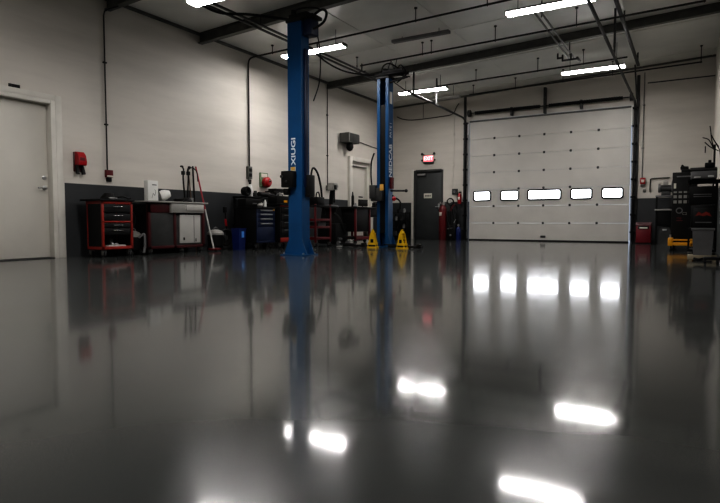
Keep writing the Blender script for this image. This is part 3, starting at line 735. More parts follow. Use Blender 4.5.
# ---- second vacuum with round wheel
v = shop_vac(-7.86, 7.80, 'black and grey drum vacuum right of the workbench with coiled hose', .95)
c = thing('hose_reel', 'upright round black hose coil between the drum vacuum and blue bin', 'hose', (-7.80, 8.00, 0), PI/2)
b = MB()
for k in range(3): b.ring((0, .02*k-.02, .235), .15-.012*k, .018, 'Y', 32)
b.build('hose_coil', 'black', c)
b = MB(); b.cyl((0, -.03, .235), (0, .04, .235), .05, seg=20); b.box(-.12, .12, -.03, .04, 0, .075, .01); b.box(-.015, .015, -.01, .03, .05, .23); b.build('reel_stand', 'dark', c)

# ---- blue bin
c = thing('waste_bin', 'small blue waste bin with a light blue label', 'bin', (-7.52, 8.08, 0), PI/2)
bm = MB()
bm.lathe([(.115, 0), (.14, .40), (.15, .40), (.15, .42), (.13, .42), (.10, .02)], (0, 0, 0), 4)
o = bm.build('bin_body', 'bluebin', c, smooth=False); o.rotation_euler = (0, 0, PI/4)
b = MB(); b.box(-.03, .03, -.108, -.090, .24, .36, .002); b.build('bin_label', 'skyblue', c)
c = thing('brush_tool', 'black brush with a red grip sticking up behind the blue bin', 'brush', (-7.95, 8.22, 0), PI/2)
b = MB(); b.cyl((0, 0, 0), (-.06, 0, .75), .013, seg=8); b.build('handle', 'black', c)
b = MB(); b.cyl((-.035, 0, .46), (-.055, 0, .60), .022); b.build('grip', 'brightred', c)
b = MB(); b.box(-.10, -.03, -.03, .03, .72, .84, .015); b.build('brush_head', 'black', c)

# ---- navy tool cabinet
t = thing('tool_cabinet', 'navy rolling tool cabinet with four silver drawer pulls', 'tool cabinet', (-7.53, 8.57, 0), PI/2)
W2, D2 = .275, .28
b = MB(); b.box(-W2, W2, -D2+.02, D2, .13, .80, .006); b.build('cabinet_body', 'black', t)
b = MB(); b.box(-W2, W2, -D2, -D2+.02, .13, .17, .003); b.box(-W2, -W2+.03, -D2, -D2+.02, .17, .80, .003); b.box(W2-.03, W2, -D2, -D2+.02, .17, .80, .003); b.build('cabinet_edge', 'navy', t)
for i, (z0, z1) in enumerate(((.72, .79), (.63, .71), (.54, .62), (.45, .53))):
    b = MB(); b.box(-W2+.035, W2-.035, -D2+.002, -D2+.02, z0, z1, .003); dr = b.build('drawer', 'navy', t)
    b = MB(); b.box(-.17, .19, -D2-.016, -D2+.003, z1-.035, z1-.010, .004); b.build('drawer_handle', 'steel', dr)
b = MB(); b.box(-W2+.035, W2-.035, -D2+.002, -D2+.02, .18, .44, .003); b.build('lower_panel', 'navy', t)
b = MB(); b.box(-W2-.02, W2+.02, -D2-.02, D2+.01, .80, .835, .008); b.build('cabinet_top', 'black', t)
b = MB(); b.box(.20, .245, -D2-.014, -D2-.008, .765, .80, .003); b.build('corner_label', 'gold', t)
for x in (-W2+.06, W2-.06):
    for y in (-D2+.06, D2-.06): caster(t, x, y, .05)
t0 = t
def put(name, label, cat, lx, ly, z=.835, rz=0, base=None): return thing(name, label, cat, on(base or t0, lx, ly, z), PI/2+rz)
c = put('power_tool_case', 'long black tool case lying across the navy cabinet top', 'tool case', -.02, .10)
b = MB(); b.box(-.25, .25, -.10, .12, 0, .17, .02); b.build('case_body', 'black', c); b = MB(); b.box(-.06, .06, -.115, -.10, .06, .085, .004); b.build('case_latch', 'grey', c)
c = put('cloth_pile', 'crumpled pinkish rag on the front of the navy cabinet', 'rag', -.04, -.16)
b = MB(); b.ball((0, 0, .035), .05, (1.3, 1, .7)); b.ball((.05, 0, .06), .03); b.build('cloth', 'lgrey', c)
c = put('spray_can', 'small white-topped can on the navy cabinet front', 'can', .10, -.17)
b = MB(); b.lathe([(.03, 0), (.03, .10), (.02, .125), (.012, .15)], (0, 0, 0), 16); b.build('can_body', 'white', c)
c = put('grease_gun', 'black lever tool with curved handle on the navy cabinet', 'tool', .18, -.05)
b = MB(); b.tube(curve([(-.16, 0, .02), (-.08, 0, .15), (.02, 0, .16), (.07, 0, .03)], 6), .018); b.build('tool_body', 'black', c)
# shelf-mounted gear behind cabinet (on a stand against the wall)
s = thing('back_shelf', 'black steel shelf stand between the wall and navy cabinet', 'shelf', (-8.03, 9.40, 0), PI/2)
for x in (-.74, .71):
    for y in (-.17, .14): b = MB(); b.box(x, x+.03, y, y+.03, 0, 1.05); b.build('shelf_post', 'black', s)
for z in (.45, 1.04):
    b = MB(); b.box(-.75, .75, -.19, .18, z, z+.03, .005); b.build('shelf_board', 'black', s)
c = thing('coiled_hose', 'round black hose coil at the left end of the cluttered shelf', 'hose', on(s, -.62, -.06, 1.07), PI/2)
b = MB()
for k in range(4): b.ring((0, .03*k-.05, .105), .075-.004*k, .028, 'Y', 24)
b.cyl((0, -.05, .105), (0, .06, .105), .02); b.build('hose_coil', 'black', c)
c = thing('spray_bottle', 'white spray bottle with black nozzle on the cluttered shelf', 'bottle', on(s, -.44, -.02, 1.07), PI/2)
b = MB(); b.lathe([(.055, 0), (.06, .03), (.06, .17), (.035, .24), (.02, .26)], (0, 0, 0), 18); b.build('bottle_body', 'white', c)
b = MB(); b.lathe([(.025, .26), (.03, .30), (.02, .33)], (0, 0, 0), 12); b.box(-.05, .035, -.015, .015, .31, .36, .008); b.build('nozzle', 'black', c)
c = thing('duct_tool', 'long black duct tool lying along the cluttered shelf', 'tool', on(s, .02, -.12, 1.07), PI/2)
b = MB(); b.cyl((-.30, 0, .06), (.30, 0, .05), .05, .035); b.box(.2, .32, -.06, .04, 0, .13, .02); b.build('tool_body', 'black', c)
c = thing('drill_charger', 'black battery charger block at the middle of the shelf', 'charger', on(s, -.16, .08, 1.07), PI/2)
b = MB(); b.box(-.07, .07, -.07, .07, 0, .1, .015); b.cyl((0, 0, .1), (0, 0, .14), .035); b.build('charger_body', 'dark', c)
c = thing('red_canister', 'red round canister with green and white label over the cluttered shelf', 'canister', (XL, 9.66, 1.33), PI/2)
b = MB(); b.box(-.13, .13, -.035, 0, -.02, .30, .004); b.build('label_board', mat('green_label_board', (.14, .20, .12), .6, var=.3, scale=40), c)
b = MB(); b.box(-.10, .10, -.04, -.034, .20, .28, .002); b.build('label_white', 'label', c)
b = MB(); b.lathe([(.10, 0), (.115, -.03), (.115, -.10), (.08, -.14), (.02, -.15)], (.02, -.03, .09), 24, 'Y'); b.build('red_body', 'brightred', c)
b = MB(); b.ball((.02, -.18, .12), .025); b.build('chrome_button', 'chrome', c)
c = thing('laptop_case', 'flat black case stacked on trays right of the red canister', 'case', on(s, .42, .03, 1.07), PI/2)
b = MB(); b.box(-.18, .26, -.15, .13, .13, .155, .008); b.box(-.10, .22, -.12, .1, .165, .21, .01); b.box(-.12, .2, -.12, .1, .155, .165); b.build('case_body', 'black', c)
b = MB(); b.lathe([(.13, 0), (.15, .06), (.12, .13)], (.03, 0, 0), 20); b.build('pale_drum', 'lgrey', c)
c = thing('parts_box', 'black box with orange label on the lower board of the cluttered shelf', 'box', on(s, .62, -.05, .48), PI/2)
b = MB(); b.box(-.10, .10, -.1, .1, 0, .10, .015); b.build('box_body', 'black', c); b = MB(); b.box(-.05, .06, -.105, -.1, .02, .06, .003); b.build('box_label', 'orange', c)

# ---- second red cart (behind near post)
t = thing('tool_chest', 'red and black drawer chest partly hidden by the nearer blue post', 'tool chest', (-7.42, 9.26, 0), PI/2)
W2, D2 = .36, .27
b = MB(); b.box(-W2, W2, -D2+.015, D2, .13, .86, .006); b.build('chest_body', 'black', t)
for z0, z1 in ((.72, .84), (.57, .70), (.42, .55), (.27, .40)):
    b = MB(); b.box(-W2+.03, W2-.03, -D2, -D2+.02, z0, z1, .004); dr = b.build('drawer', 'blackmetal', t)
    b = MB(); b.box(-.24, .24, -D2-.014, -D2, z1-.03, z1-.018, .003); b.build('drawer_handle', 'grey', dr)
b = MB(); b.box(-W2, W2, -D2-.002, -D2+.02, .13, .22, .004); b.box(-W2, W2, -D2-.002, -D2+.02, .855, .875, .003); b.build('red_band', 'red', t)
b = MB(); b.box(-W2-.02, W2+.02, -D2-.02, D2, .875, .91, .008); b.build('chest_top', 'black', t)
for x in (-W2+.06, W2-.06):
    for y in (-D2+.06, D2-.06): caster(t, x, y, .05)
c = thing('tool_box', 'black toolbox with an orange label on top of the red drawer chest', 'tool box', on(t, -.05, 0, .91), PI/2)
b = MB(); b.box(-.24, .24, -.12, .12, 0, .17, .02); b.build('box_body', 'black', c)
b = MB(); b.box(-.02, .10, -.126, -.12, .03, .08, .003); b.build('box_label', 'orange', c)
b = MB(); b.tube(curve([(-.1, 0, .16), (-.08, 0, .21), (.08, 0, .21), (.1, 0, .16)], 5), .011); b.build('carry_handle', 'grey', c)

# ---- red open service cart right of near post
t = thing('service_cart', 'red open-shelf service cart just right of the nearer blue post', 'service cart', (-7.05, 9.97, 0), PI/2)
for x in (-.28, .28):
    for y in (-.2, .2): b = MB(); b.box(x-.018, x+.018, y-.018, y+.018, .10, .92, .004); b.build('cart_post', 'darkred', t)
for z in (.16, .40, .56):
    b = MB(); b.box(-.28, .28, -.21, .21, z, z+.05, .005); b.build('shelf_tray', 'darkred', t)
b = MB(); b.box(-.30, .30, -.23, .23, .86, .90, .006); b.build('top_tray', 'black', t)
for x in (-.26, .26):
    for y in (-.18, .18): caster(t, x, y, .045)
c = thing('grey_case', 'pale grey case on the middle shelf of the red service cart', 'case', on(t, .08, 0, .45), PI/2); b = MB(); b.box(-.15, .15, -.12, .12, 0, .08, .01); b.build('case_body', 'grey', c)
c = thing('fluid_drainer', 'black fluid drain unit with tall arched hose on the red service cart', 'fluid drainer', on(t, .05, 0, .90), PI/2)
b = MB(); b.box(-.14, .14, -.12, .12, 0, .18, .02); b.build('unit_body', 'black', c)
b = MB(); b.tube(curve([(-.16, 0, .15), (-.20, 0, .62), (-.12, 0, .80), (.04, 0, .70), (.16, 0, .42), (.22, 0, .10), (.24, -.05, -.2)], 8), .022); b.build('arched_hose', 'black', c)
b = MB(); b.tube(curve([(-.05, -.02, .15), (-.03, -.02, .26), (.05, -.02, .28), (.10, -.02, .15)], 6), .014); b.build('short_hose', 'black', c)

# ---- tyre machine
t = thing('tyre_changer', 'black tyre changing machine with a pale grey head left of the red bench', 'tyre changer', (-7.45, 11.25, 0), PI/2)
b = MB(); b.box(-.26, .24, -.26, .26, 0.02, .50, .03); b.prism([(-.24, .5), (.2, .5), (.05, .88), (-.15, .88)], 'Y', -.2, .2); b.build('machine_base', 'black', t)
b = MB(); b.lathe([(.20, .86), (.22, .90), (.20, .93), (.06, .95)], (-.12, 0, 0), 24); b.build('turntable', 'dark', t)
b = MB(); b.tube(curve([(.18, .15, .3), (.16, .15, .9), (.12, .10, 1.25), (.10, .05, 1.32)], 5), .05); b.build('tower', 'black', t)
b = MB(); b.box(-.08, .12, -.08, .08, 1.30, 1.47, .02); b.build('machine_head', 'lgrey', t)
b = MB(); b.box(-.05, .03, -.11, -.08, 1.32, 1.42, .01); b.cyl((.0, -.05, 1.0), (.0, -.05, 1.31), .022); b.box(.11, .18, -.05, .05, 1.37, 1.43, .01); b.build('tool_arm', 'black', t)
b = MB(); b.tube(curve([(-.24, -.22, .75), (-.10, -.28, .62), (.05, -.28, .38), (.16, -.27, .25)], 6), .018); b.cyl((-.2, -.27, .12), (-.05, -.27, .12), .05); b.build('foot_lever', 'dark', t)
for sx in (-.2, .2):
    b = MB(); b.cyl((sx-.03, -.30, .045), (sx+.03, -.30, .045), .045); b.build('pedal', 'grey', t)

# ---- red frame bench
t = thing('steel_bench', 'red-legged black-topped workbench in front of the cream far door', 'workbench', (-7.25, 12.22, 0), PI/2)
BW, BD = .68, .28
b = MB()
for x in (-BW, -.0, BW-.05):
    for y in (-BD, BD-.05): b.box(x, x+.05, y, y+.05, .08, .86, .005)
b.box(-BW, BW, -BD, -BD+.05, .10, .18, .005); b.box(-BW, BW, BD-.05, BD, .10, .18, .005); b.build('bench_frame', 'darkred', t)
b = MB(); b.box(-BW+.02, BW-.02, -BD+.05, BD-.05, .14, .16); b.build('lower_shelf', 'black', t)
b = MB(); b.box(-BW+.05, -.01, -BD+.02, BD-.04, .30, .86, .006); b.box(.05, BW-.05, -BD+.02, BD-.04, .66, .86, .006); b.build('drawer_case', 'black', t)
b = MB(); b.box(-BW-.03, BW+.03, -BD-.03, BD+.02, .86, .91, .008); b.build('bench_top', 'black', t)
b = MB()
for x in (-BW+.04, BW-.04):
    for y in (-BD+.04, BD-.04): b.cyl((x-.02, y, .04), (x+.02, y, .04), .04, seg=14)
b.build('caster', 'rubber', t)
t0 = t
c = put('plastic_jug', 'pale plastic jug on the lower shelf of the red-legged bench', 'jug', .24, -.08, .16)
b = MB(); b.box(-.09, .09, -.07, .07, 0, .27, .03); b.cyl((.04, 0, .26), (.04, 0, .32), .028); b.build('jug_body', 'label', c)
b = MB(); b.tube(curve([(-.08, 0, .25), (-.07, 0, .31), (.0, 0, .31), (.02, 0, .26)], 5), .012); b.build('jug_handle', 'label', c)
c = put('computer_monitor', 'black monitor standing on the red-legged bench', 'monitor', .20, .02, .91)
b = MB(); b.box(-.22, .22, 0, .03, .03, .20, .008); b.build('screen', 'black', c); b = MB(); b.box(-.09, .09, -.06, .08, 0, .015, .005); b.cyl((0, .03, .01), (0, .03, .1), .015); b.build('monitor_foot', 'black', c)
c = put('vertical_bottle', 'tall thin black canister on the left half of the red-legged bench', 'canister', -.28, .05, .91)
b = MB(); b.lathe([(.035, 0), (.035, .26), (.02, .30), (.012, .38)], (0, 0, 0), 14); b.build('bottle_body', 'black', c)
c = put('bench_vice', 'dark vice clamped at the right end of the red-legged bench', 'vice', .55, -.12, .91)
b = MB(); b.box(-.08, .08, -.06, .06, 0, .05, .01); b.box(-.07, -.02, -.05, .05, .05, .12, .01); b.box(.02, .07, -.05, .05, .05, .12, .01); b.cyl((.0, -.0, .07), (.16, 0, .07), .012); b.build('vice_body', 'black', c)
c = put('silver_meter', 'small silver gauge on the left edge of the red-legged bench', 'gauge', -.48, -.15, .91)
b = MB(); b.lathe([(.05, 0), (.06, .02), (.04, .05)], (0, 0, 0), 16); b.cyl((0, 0, .04), (0, 0, .09), .02); b.build('gauge_body', 'steel', c)

# ---- rack by rear corner
t = thing('parts_rack', 'low black parts rack in the rear left corner left of the charcoal door', 'rack', (-7.84, 15.70, 0))
for x in (-.25, .23):
    for y in (-.15, .13): b = MB(); b.box(x, x+.025, y, y+.025, 0, .84); b.build('rack_post', 'black', t)
for z in (.08, .32, .56, .80):
    b = MB(); b.box(-.25, .25, -.15, .15, z, z+.02); b.build('rack_shelf', 'black', t)
for i, (x, z, m) in enumerate(((-.15, .10, 'dark'), (.06, .10, 'blackmetal'), (-.10, .34, 'black'), (.12, .34, 'steel'), (-.14, .58, 'steel'), (.04, .58, 'dark'), (.14, .82, 'steel'), (-.08, .82, 'black'))):
    lab = ['charcoal crate on the lowest rack shelf, left', 'black crate on the lowest rack shelf, right', 'black can on the second rack shelf', 'bright metal can on the second rack shelf',
           'bright metal can on the third rack shelf', 'charcoal can on the third rack shelf', 'bright metal can on top of the corner rack', 'black can on top of the corner rack'][i]
    c = thing('storage_crate' if i < 2 else 'metal_can', lab, 'crate' if i < 2 else 'can', (-7.84+x, 15.68, z))
    b = MB()
    if i < 2: b.box(-.08, .08, -.09, .09, 0, .14, .01); b.box(-.085, .085, -.095, .095, .12, .15, .005)
    else: b.lathe([(.045, 0), (.045, .10), (.03, .12), (.015, .14)], (0, 0, 0), 14)
    b.build('crate_body' if i < 2 else 'can_body', m, c)

# ---- exit sign
t = thing('exit_sign', 'lit red EXIT sign with two emergency lamp heads above the charcoal door', 'exit sign', (-7.01, YB, 2.38))
b = MB(); b.box(-.17, .17, -.06, 0, .0, .20, .008); b.build('sign_box', 'label', t)
b = MB(); b.box(-.155, .155, -.064, -.058, .012, .188, .002); b.build('sign_face', 'exit', t)
text('lettering', 'EXIT', .17, 'exitw', t, (0, -.066, .10), (PI/2, 0, 0), .001, .85, .002)
for s in (-1, 1):
    b = MB(); b.cyl((s*.13, -.04, .20), (s*.19, -.06, .25), .012, seg=8); b.lathe([(.02, 0), (.04, -.06), (.038, -.065)], (s*.20, -.03, .24), 16, 'Y'); b.build('lamp_head', 'dark', t)
    b = MB(); b.lathe([(.018, 0), (.03, -.04)], (s*.21, -.03, .05), 12, 'Y'); b.cyl((s*.16, -.03, .07), (s*.21, -.03, .05), .008, seg=6); b.build('side_lamp', 'dark', t)
b = MB(); b.box(-.16, .16, -.09, 0, -.05, 0, .008); b.build('battery_box', 'dark', t)

# ---- gas cylinders, extinguisher, thermostat, hoses at the rear
def cylinder(name, x, y, r, h, m, label, cap='steel'):
    t = thing(name, label, 'gas cylinder', (x, y, 0))
    b = MB(); b.lathe([(r*.92, 0), (r, .02), (r, h-.16), (r*.93, h-.09), (r*.65, h-.03), (r*.3, h)], (0, 0, 0), 24); b.build('tank', m, t)
    b = MB(); b.cyl((0, 0, h), (0, 0, h+.05), r*.25); b.cyl((-r*.45, 0, h+.03), (r*.45, 0, h+.03), .014, seg=8); b.lathe([(.028, 0), (.028, .02)], (0, 0, h+.05), 12); b.build('valve', cap, t)
    return t
t = cylinder('gas_cylinder', -6.40, 15.62, .115, 1.04, 'darkred', 'tall dark red gas cylinder standing right of the charcoal door')
b = MB()
for s in (-1, 1): b.lathe([(.03, 0), (.034, -.025), (.03, -.03)], (s*.055, -.04, 1.10), 14, 'Y')
b.build('pressure_gauge', 'chrome', t)
b = MB(); b.box(-.07, .01, -.122, -.112, .72, .82, .004); b.build('tag', 'label', t)
t = cylinder('gas_cylinder', -5.92, 15.66, .075, .40, 'bluebin', 'short blue gas bottle standing by the left door track')
t = thing('welding_cart', 'black welding cart with coiled hoses between red and blue cylinders', 'welding cart', (-6.13, 15.70, 0))
b = MB(); b.box(-.12, .14, -.12, .12, .07, .46, .02); b.build('welder_body', 'black', t)
b = MB()
for s in (-.09, .11): b.tube(curve([(s, .1, .07), (s, .1, .9), (s, .06, 1.02)], 4), .014)
b.cyl((-.09, .07, 1.02), (.11, .07, 1.02), .014); b.build('cart_handle', 'black', t)
b = MB()
for k in range(3): b.ring((-.06+.01*k, -.02-.02*k, 1.13), .10, .018, 'Y', 24, 0, 360)
b.tube(curve([(.02, -.05, .92), (.06, -.06, .70), (.12, -.06, .55), (.16, -.06, .75), (.10, -.06, .9)], 6), .02)
b.tube(curve([(-.1, -.1, .85), (-.08, -.12, .5), (-.02, -.12, .3)], 6), .03); b.build('hose_coil', 'black', t)
b = MB(); b.tube(curve([(-.02, -.09, .86), (.05, -.1, 1.0), (.12, -.1, 1.04)], 5), .022); b.build('red_hose', 'darkred', t)
b = MB(); b.lathe([(.05, 0), (.055, -.03), (.04, -.035)], (-.045, -.08, 1.15), 18, 'Y'); b.build('dial', 'bench_white', t)
b = MB(); b.cyl((-.10, -.13, .33), (.06, -.13, .36), .012); b.cyl((.1, -.13, .5), (.16, -.13, .62), .012); b.ball((0, -.13, .14), .03); b.build('clamp', 'steel', t)
for s in (-.11, .13):
    b = MB(); b.cyl((s-.015, .06, .07), (s+.015, .06, .07), .07); b.build('wheel', 'rubber', t)
t = thing('fire_extinguisher', 'small red fire extinguisher mounted high beside the left door track', 'fire extinguisher', (-5.99, YB-.07, 1.08))
b = MB(); b.lathe([(.05, 0), (.055, .02), (.055, .24), (.03, .30), (.018, .32)], (0, 0, 0), 20); b.build('tank', 'brightred', t)
b = MB(); b.box(-.02, .06, -.012, .012, .32, .36, .005); b.tube(curve([(-.02, 0, .33), (-.06, -.02, .25), (-.065, -.02, .1)], 5), .008); b.build('valve', 'black', t)
b = MB(); b.box(-.035, .035, -.058, -.052, .12, .2, .001); b.build('label', 'label', t)
t = thing('thermostat_box', 'square dark control box above the welding cart', 'control box', (-6.15, YB, 1.36))
b = MB(); b.box(-.085, .085, -.06, 0, 0, .17, .008); b.build('box_body', 'dark', t); b = MB(); b.lathe([(.035, 0), (.035, .015)], (0, -.075, .085), 14, 'Y'); b.build('dial', 'grey', t)

# ------------------------------------------------------------------ right side
t = thing('switch_box', 'red switch box on the conduit right of the sectional door', 'electrical box', (-1.10, YB, 1.50))
b = MB(); b.box(-.06, .06, -.07, 0, 0, .16, .008); b.build('box_body', 'brightred', t); b = MB(); b.box(-.035, .035, -.075, -.068, .04, .11, .003); b.build('switch_face', 'label', t)
b = MB(); b.box(-.05, .05, -.06, 0, -.05, 0, .01); b.build('lower_box', 'camgrey', t)
t = thing('wall_socket', 'tiny dark wall socket below the red switch box', 'socket', (-1.06, YB, 1.29)); b = MB(); b.box(-.035, .035, -.02, 0, 0, .08, .005); b.build('socket_face', 'camgrey', t)
t = thing('wall_conduit', 'short bent pipe leading right to the bench grinder', 'conduit', (0, YB, 0))
b = MB(); b.tube(curve([(-.93, -.03, 1.30), (-.93, -.03, 1.56), (-.88, -.03, 1.63), (-.5, -.03, 1.64)], 5), .013); b.build('conduit_run', 'pipe', t)
# red oily-waste bin
t = thing('red_waste_bin', 'dark red metal waste can with black lid band right of the sectional door', 'bin', (-1.02, 15.55, 0))
b = MB(); b.box(-.17, .17, -.15, .15, .02, .46, .02); b.build('bin_body', 'brightred' if False else mat('waste_can_red', (.15, .008, .016), .4, var=.1), t)
b = MB(); b.prism([(-.16, .46), (.16, .46), (.13, .53), (-.13, .53)], 'X', -.175, .175); b.build('bin_lid', 'maroon', t)
b = MB(); b.box(-.12, .12, -.156, -.149, .36, .44, .003); b.build('lid_flap', 'black', t)
b = MB(); b.box(-.09, .09, -.160, -.155, .375, .41, .001); b.build('flap_label', 'label', t)
b = MB(); b.box(-.15, .15, -.13, .13, 0, .025); b.build('bin_foot', 'black', t)
# grinder table
t = thing('grinder_table', 'narrow two-tier stand with a pale lower shelf holding the grinder', 'stand', (-.585, 15.55, 0))
b = MB(); b.box(-.19, .18, -.18, .2, 1.14, 1.18, .006); b.build('top_shelf', 'grey', t)
b = MB(); b.box(-.20, .19, -.22, .2, .81, .85, .006); b.build('lower_shelf', 'lgrey', t)
for x in (-.18, .15):
    for y in (-.17, .16):
        b = MB(); b.box(x, x+.025, y, y+.025, 0, 1.14); b.build('leg', 'black', t)
b = MB(); b.box(-.17, .16, -.12, .16, .45, .80, .01); b.build('drawer_case', 'black', t)
c = thing('bench_grinder', 'grey and black bench grinder on the narrow stand', 'grinder', (-.56, 15.53, 1.18))
b = MB(); b.cyl((-.12, 0, .17), (.12, 0, .17), .085, seg=20); b.box(-.10, .10, -.08, .08, 0, .10, .015); b.build('motor', 'dark', c)
for s in (-1, 1):
    b = MB(); b.cyl((s*.12, 0, .18), (s*.165, 0, .18), .11, seg=24); b.build('wheel_guard', 'grey', c)
b = MB(); b.box(-.06, .05, -.10, -.085, .24, .34, .008); b.cyl((.1, -.03, .22), (.14, -.06, .36), .012); b.build('eye_shield', 'lgrey', c)
c = thing('tool_bag', 'dark tool bag with a bright buckle under the pale shelf of the narrow stand', 'bag', (-.55, 15.28, .0))
b = MB(); b.prism([(-.14, 0), (.14, 0), (.15, .20), (.10, .40), (-.08, .42), (-.13, .25)], 'Y', -.09, .09); b.build('bag_body', 'dark', c); b = MB(); b.box(-.05, .04, -.11, -.095, .33, .37, .004); b.build('buckle', 'steel', c)
# tall black cabinet with label grid
t = thing('control_cabinet', 'tall black cabinet with rows of white labels on its front', 'cabinet', (-.155, 12.75, 0))
b = MB(); b.box(-.19, .23, -.25, .25, .09, 1.50, .008); b.build('cabinet_body', 'black', t)
b = MB(); b.box(-.12, .15, -.262, -.25, 1.405, 1.43, .003); b.build('top_strip', 'grey', t)
b = MB(); b.box(-.165, -.125, -.256, -.25, 1.19, 1.29, .002); b.build('badge', 'label', t)
for zr in (1.10, 1.00, .90):
    for k in range(4):
        b = MB(); x = -.165+k*.085; hh = .035 if zr == 1.10 else .06
        b.box(x, x+.058, -.256, -.25, zr, zr+hh, .002); b.build('drawer_label', 'lgrey', t)
b = MB(); b.ring((-.06, -.256, .76), .05, .010, 'Y', 24); b.build('round_logo', 'grey', t)
text('lettering', 'C2', .07, 'lgrey', t, (.03, -.258, .70), (PI/2, 0, 0))
text('lettering', 'mp', .07, 'darkred', t, (-.06, -.258, .62), (PI/2, 0, 0))
b = MB(); b.box(-.10, -.0, -.256, -.25, .56, .575, .001); b.build('red_line', 'darkred', t)
b = MB()
for x in (-.15, .19):
    for y in (-.2, .2): b.box(x-.025, x+.025, y-.025, y+.025, 0, .09, .005)
b.build('cabinet_foot', 'black', t)
c = thing('black_scanner', 'small flat black device on top of the tall black cabinet', 'device', (-.06, 12.70, 1.50))
b = MB(); b.box(-.14, .12, -.12, .12, 0, .06, .01); b.box(-.16, -.02, -.1, .05, .06, .12, .015); b.cyl((-.09, 0, .1), (-.14, 0, .15), .02); b.build('device_body', 'black', c)
# yellow dolly
t = thing('yellow_dolly', 'orange-yellow wheeled dolly on the floor before the tall black cabinet', 'dolly', (-.19, 12.22, 0))
b = MB(); b.box(-.19, .22, -.20, -.15, .10, .15, .006); b.box(-.19, .22, -.20, -.15, .19, .22, .006); b.box(-.19, .22, .12, .17, .10, .15, .006); b.box(-.19, -.11, -.21, .17, .09, .24, .008); b.box(.17, .22, -.2, .17, .09, .22, .006); b.build('dolly_frame', 'orange', t)
b = MB(); b.box(-.17, -.14, -.05, -.02, .23, .30); b.build('dolly_post', 'steel', t)
for x in (-.14, .18):
    for y in (-.15, .12): caster(t, x, y, .04)

# near equipment trolley
t = thing('diagnostic_trolley', 'tall black equipment trolley at the right edge', 'trolley', (.13, 9.55, 0))
for x in (-.165, .165):
    for y in (-.2, .2): b = MB(); b.box(x-.012, x+.012, y-.012, y+.012, .12, 1.13); b.build('trolley_post', 'black', t)
b = MB(); b.prism([(-.30, 1.10), (-.34, 1.135), (.25, 1.16), (.25, 1.11)], 'X', -.19, .22); b.build('top_shelf', 'blackmetal', t)
b = MB(); b.box(-.17, .17, -.22, .22, .80, 1.05, .01); b.build('upper_case', 'black', t)
for z in (.93, .90):
    b = MB(); b.box(-.12, .10, -.232, -.22, z, z+.012, .002); b.build('vent_strip', 'grey', t)
b = MB(); b.box(-.17, .17, -.22, .22, .43, .46, .004); b.box(-.17, .17, -.22, .22, .12, .15, .004); b.build('shelf', 'black', t)
for x in (-.15, .15):
    for y in (-.18, .18): caster(t, x, y, .045)
c = thing('black_tool_chest', 'black case with red emblem on the trolley middle shelf', 'tool case', (.14, 9.53, .46))
b = MB(); b.box(-.155, .15, -.21, .18, 0, .32, .012); b.build('case_body', 'black', c)
b = MB(); b.box(-.12, .12, -.217, -.21, .03, .28, .003); b.build('case_front', 'blackmetal', c)
b = MB(); b.prism([(-.10, .17), (-.06, .23), (-.02, .20), (.03, .23), (.07, .21), (.10, .16), (.04, .18), (0, .165), (-.05, .18)], 'Y', -.221, -.216); b.build('red_emblem', 'red', c)
b = MB(); b.box(-.1, .1, -.224, -.217, .07, .085, .002); b.build('handle', 'grey', c)
c = thing('printer', 'black office printer on the sloped top of the equipment trolley', 'printer', (.12, 9.50, 1.155))
b = MB(); b.box(-.15, .17, -.17, .18, 0.0, .11, .012); b.build('printer_body', 'grey', c)
b = MB(); b.prism([(-.16, .11), (-.16, .13), (.0, .17), (.16, .19), (.16, .11)], 'X', -.16, .17); b.build('printer_lid', 'black', c)
b = MB(); b.box(-.11, -.03, -.178, -.17, .015, .035, .002); b.box(.06, .13, -.178, -.17, .02, .045, .002); b.build('paper_edge', 'white', c)
b = MB(); b.box(.02, .14, -.02, .12, .17, .24, .01); b.box(.06, .1, .0, .06, .24, .28, .008); b.build('top_knob', 'black', c)
c = thing('grey_bin', 'grey rectangular plastic bin on the pale board', 'bin', (.135, 9.10, .085))
b = MB()
A = [(-.125, -.12), (.125, -.12), (.125, .12), (-.125, .12)]
bm = b.bm
v0 = [bm.verts.new((x*.88, y*.88, 0)) for x, y in A]; v1 = [bm.verts.new((x, y, .36)) for x, y in A]; v2 = [bm.verts.new((x*.93, y*.93, .36)) for x, y in A]; v3 = [bm.verts.new((x*.82, y*.82, .01)) for x, y in A]
for i in range(4):
    j = (i+1) % 4
    for P, Q in ((v0, v1), (v1, v2), (v2, v3)): bm.faces.new((P[i], P[j], Q[j], Q[i]))
bm.faces.new(v0[::-1]); bm.faces.new(v3)
b.build('bin_body', 'grey', c, smooth=False)
b = MB(); b.box(-.14, .14, -.132, -.118, .34, .375, .004); b.box(-.14, .14, .118, .132, .34, .375, .004); b.box(-.14, -.127, -.13, .13, .34, .375, .004); b.box(.127, .14, -.13, .13, .34, .375, .004); b.build('bin_rim', 'grey', c)
c = thing('pale_board', 'pale wooden platform on the floor under the grey bin', 'platform', (.145, 9.10, 0))
b = MB(); b.box(-.185, .165, -.14, .13, .02, .085, .006); b.box(-.17, -.13, -.13, .12, 0, .02); b.box(.11, .15, -.13, .12, 0, .02); b.build('board', 'wood', c)
c = thing('floor_creeper', 'low black creeper with wheels in front of the pale board', 'creeper', (.235, 8.66, 0))
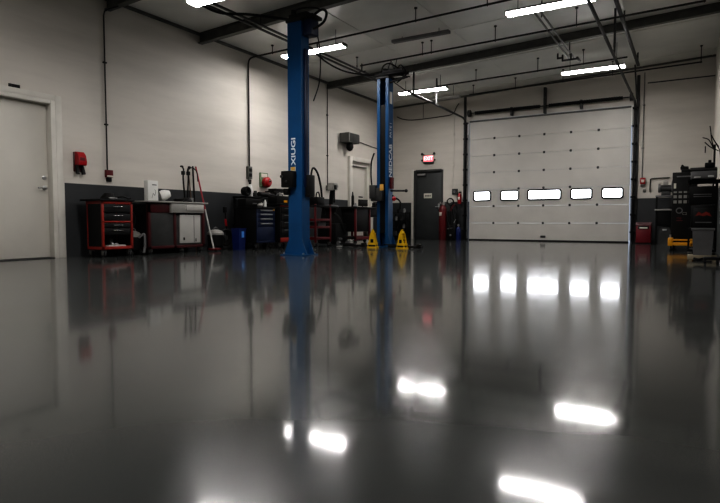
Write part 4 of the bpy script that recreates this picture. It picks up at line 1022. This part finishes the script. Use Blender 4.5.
b = MB(); b.box(-.09, .11, -.10, .12, .05, .085, .015); b.tube(curve([(-.20, -.02, .06), (-.14, -.04, .05), (-.08, 0, .065)], 5), .016); b.build('creeper_deck', 'black', c)
for x in (-.07, .07):
    for y in (-.07, .09):
        b = MB(); b.cyl((x-.012, y, .027), (x+.012, y, .027), .027, seg=14); b.build('wheel', 'rubber', c)
# coat hooks / cable tree
c = thing('cable_stand', 'spindly dark branched cable stand above the printer at the right edge', 'cable stand', (.265, 9.95, 0))
b = MB(); b.lathe([(.10, 0), (.10, .02), (.03, .04)], (0, 0, 0), 18); b.cyl((0, 0, .03), (0, 0, 1.70), .014, seg=8); b.build('stand_pole', 'black', c)
b = MB()
for q in ([(0, 0, 1.6), (-.05, -.03, 1.72), (-.09, -.04, 1.78), (-.16, -.04, 1.81)], [(0, 0, 1.62), (-.04, 0, 1.76), (-.06, 0, 1.92), (-.07, 0, 1.98)], [(-.03, 0, 1.80), (.01, 0, 1.72), (.06, 0, 1.62), (.08, 0, 1.5)],
          [(-.05, -.03, 1.84), (.0, -.03, 1.74), (.05, -.03, 1.66)], [(-.13, -.02, 1.74), (-.05, -.02, 1.66), (.05, -.02, 1.60)], [(-.12, -.02, 1.68), (-.12, -.02, 1.58)]):
    b.tube(curve(q, 5), .008, 6)
b.build('branch_cable', 'black', c)

# ------------------------------------------------------------------ camera / world
cam = bpy.data.cameras.new('camera'); co = bpy.data.objects.new('camera', cam); COL.objects.link(co)
co.location = (0, 0, .552); co.rotation_euler = (math.radians(90-3.09), 0, math.radians(30.7))
cam.sensor_width = 36; cam.lens = 558/720*36; cam.clip_start = .05; cam.clip_end = 100
SC.camera = co
w = bpy.data.worlds.new('world'); SC.world = w; w.use_nodes = True
w.node_tree.nodes['Background'].inputs[0].default_value = (.55, .62, .75, 1)
w.node_tree.nodes['Background'].inputs[1].default_value = .4
SC.view_settings.view_transform = 'Standard'
SC.view_settings.look = 'High Contrast'
SC.view_settings.exposure = 0.87
SC.cycles.max_bounces = 8
SC.cycles.diffuse_bounces = 4
SC.cycles.sample_clamp_indirect = 6
SC.cycles.use_denoising = True
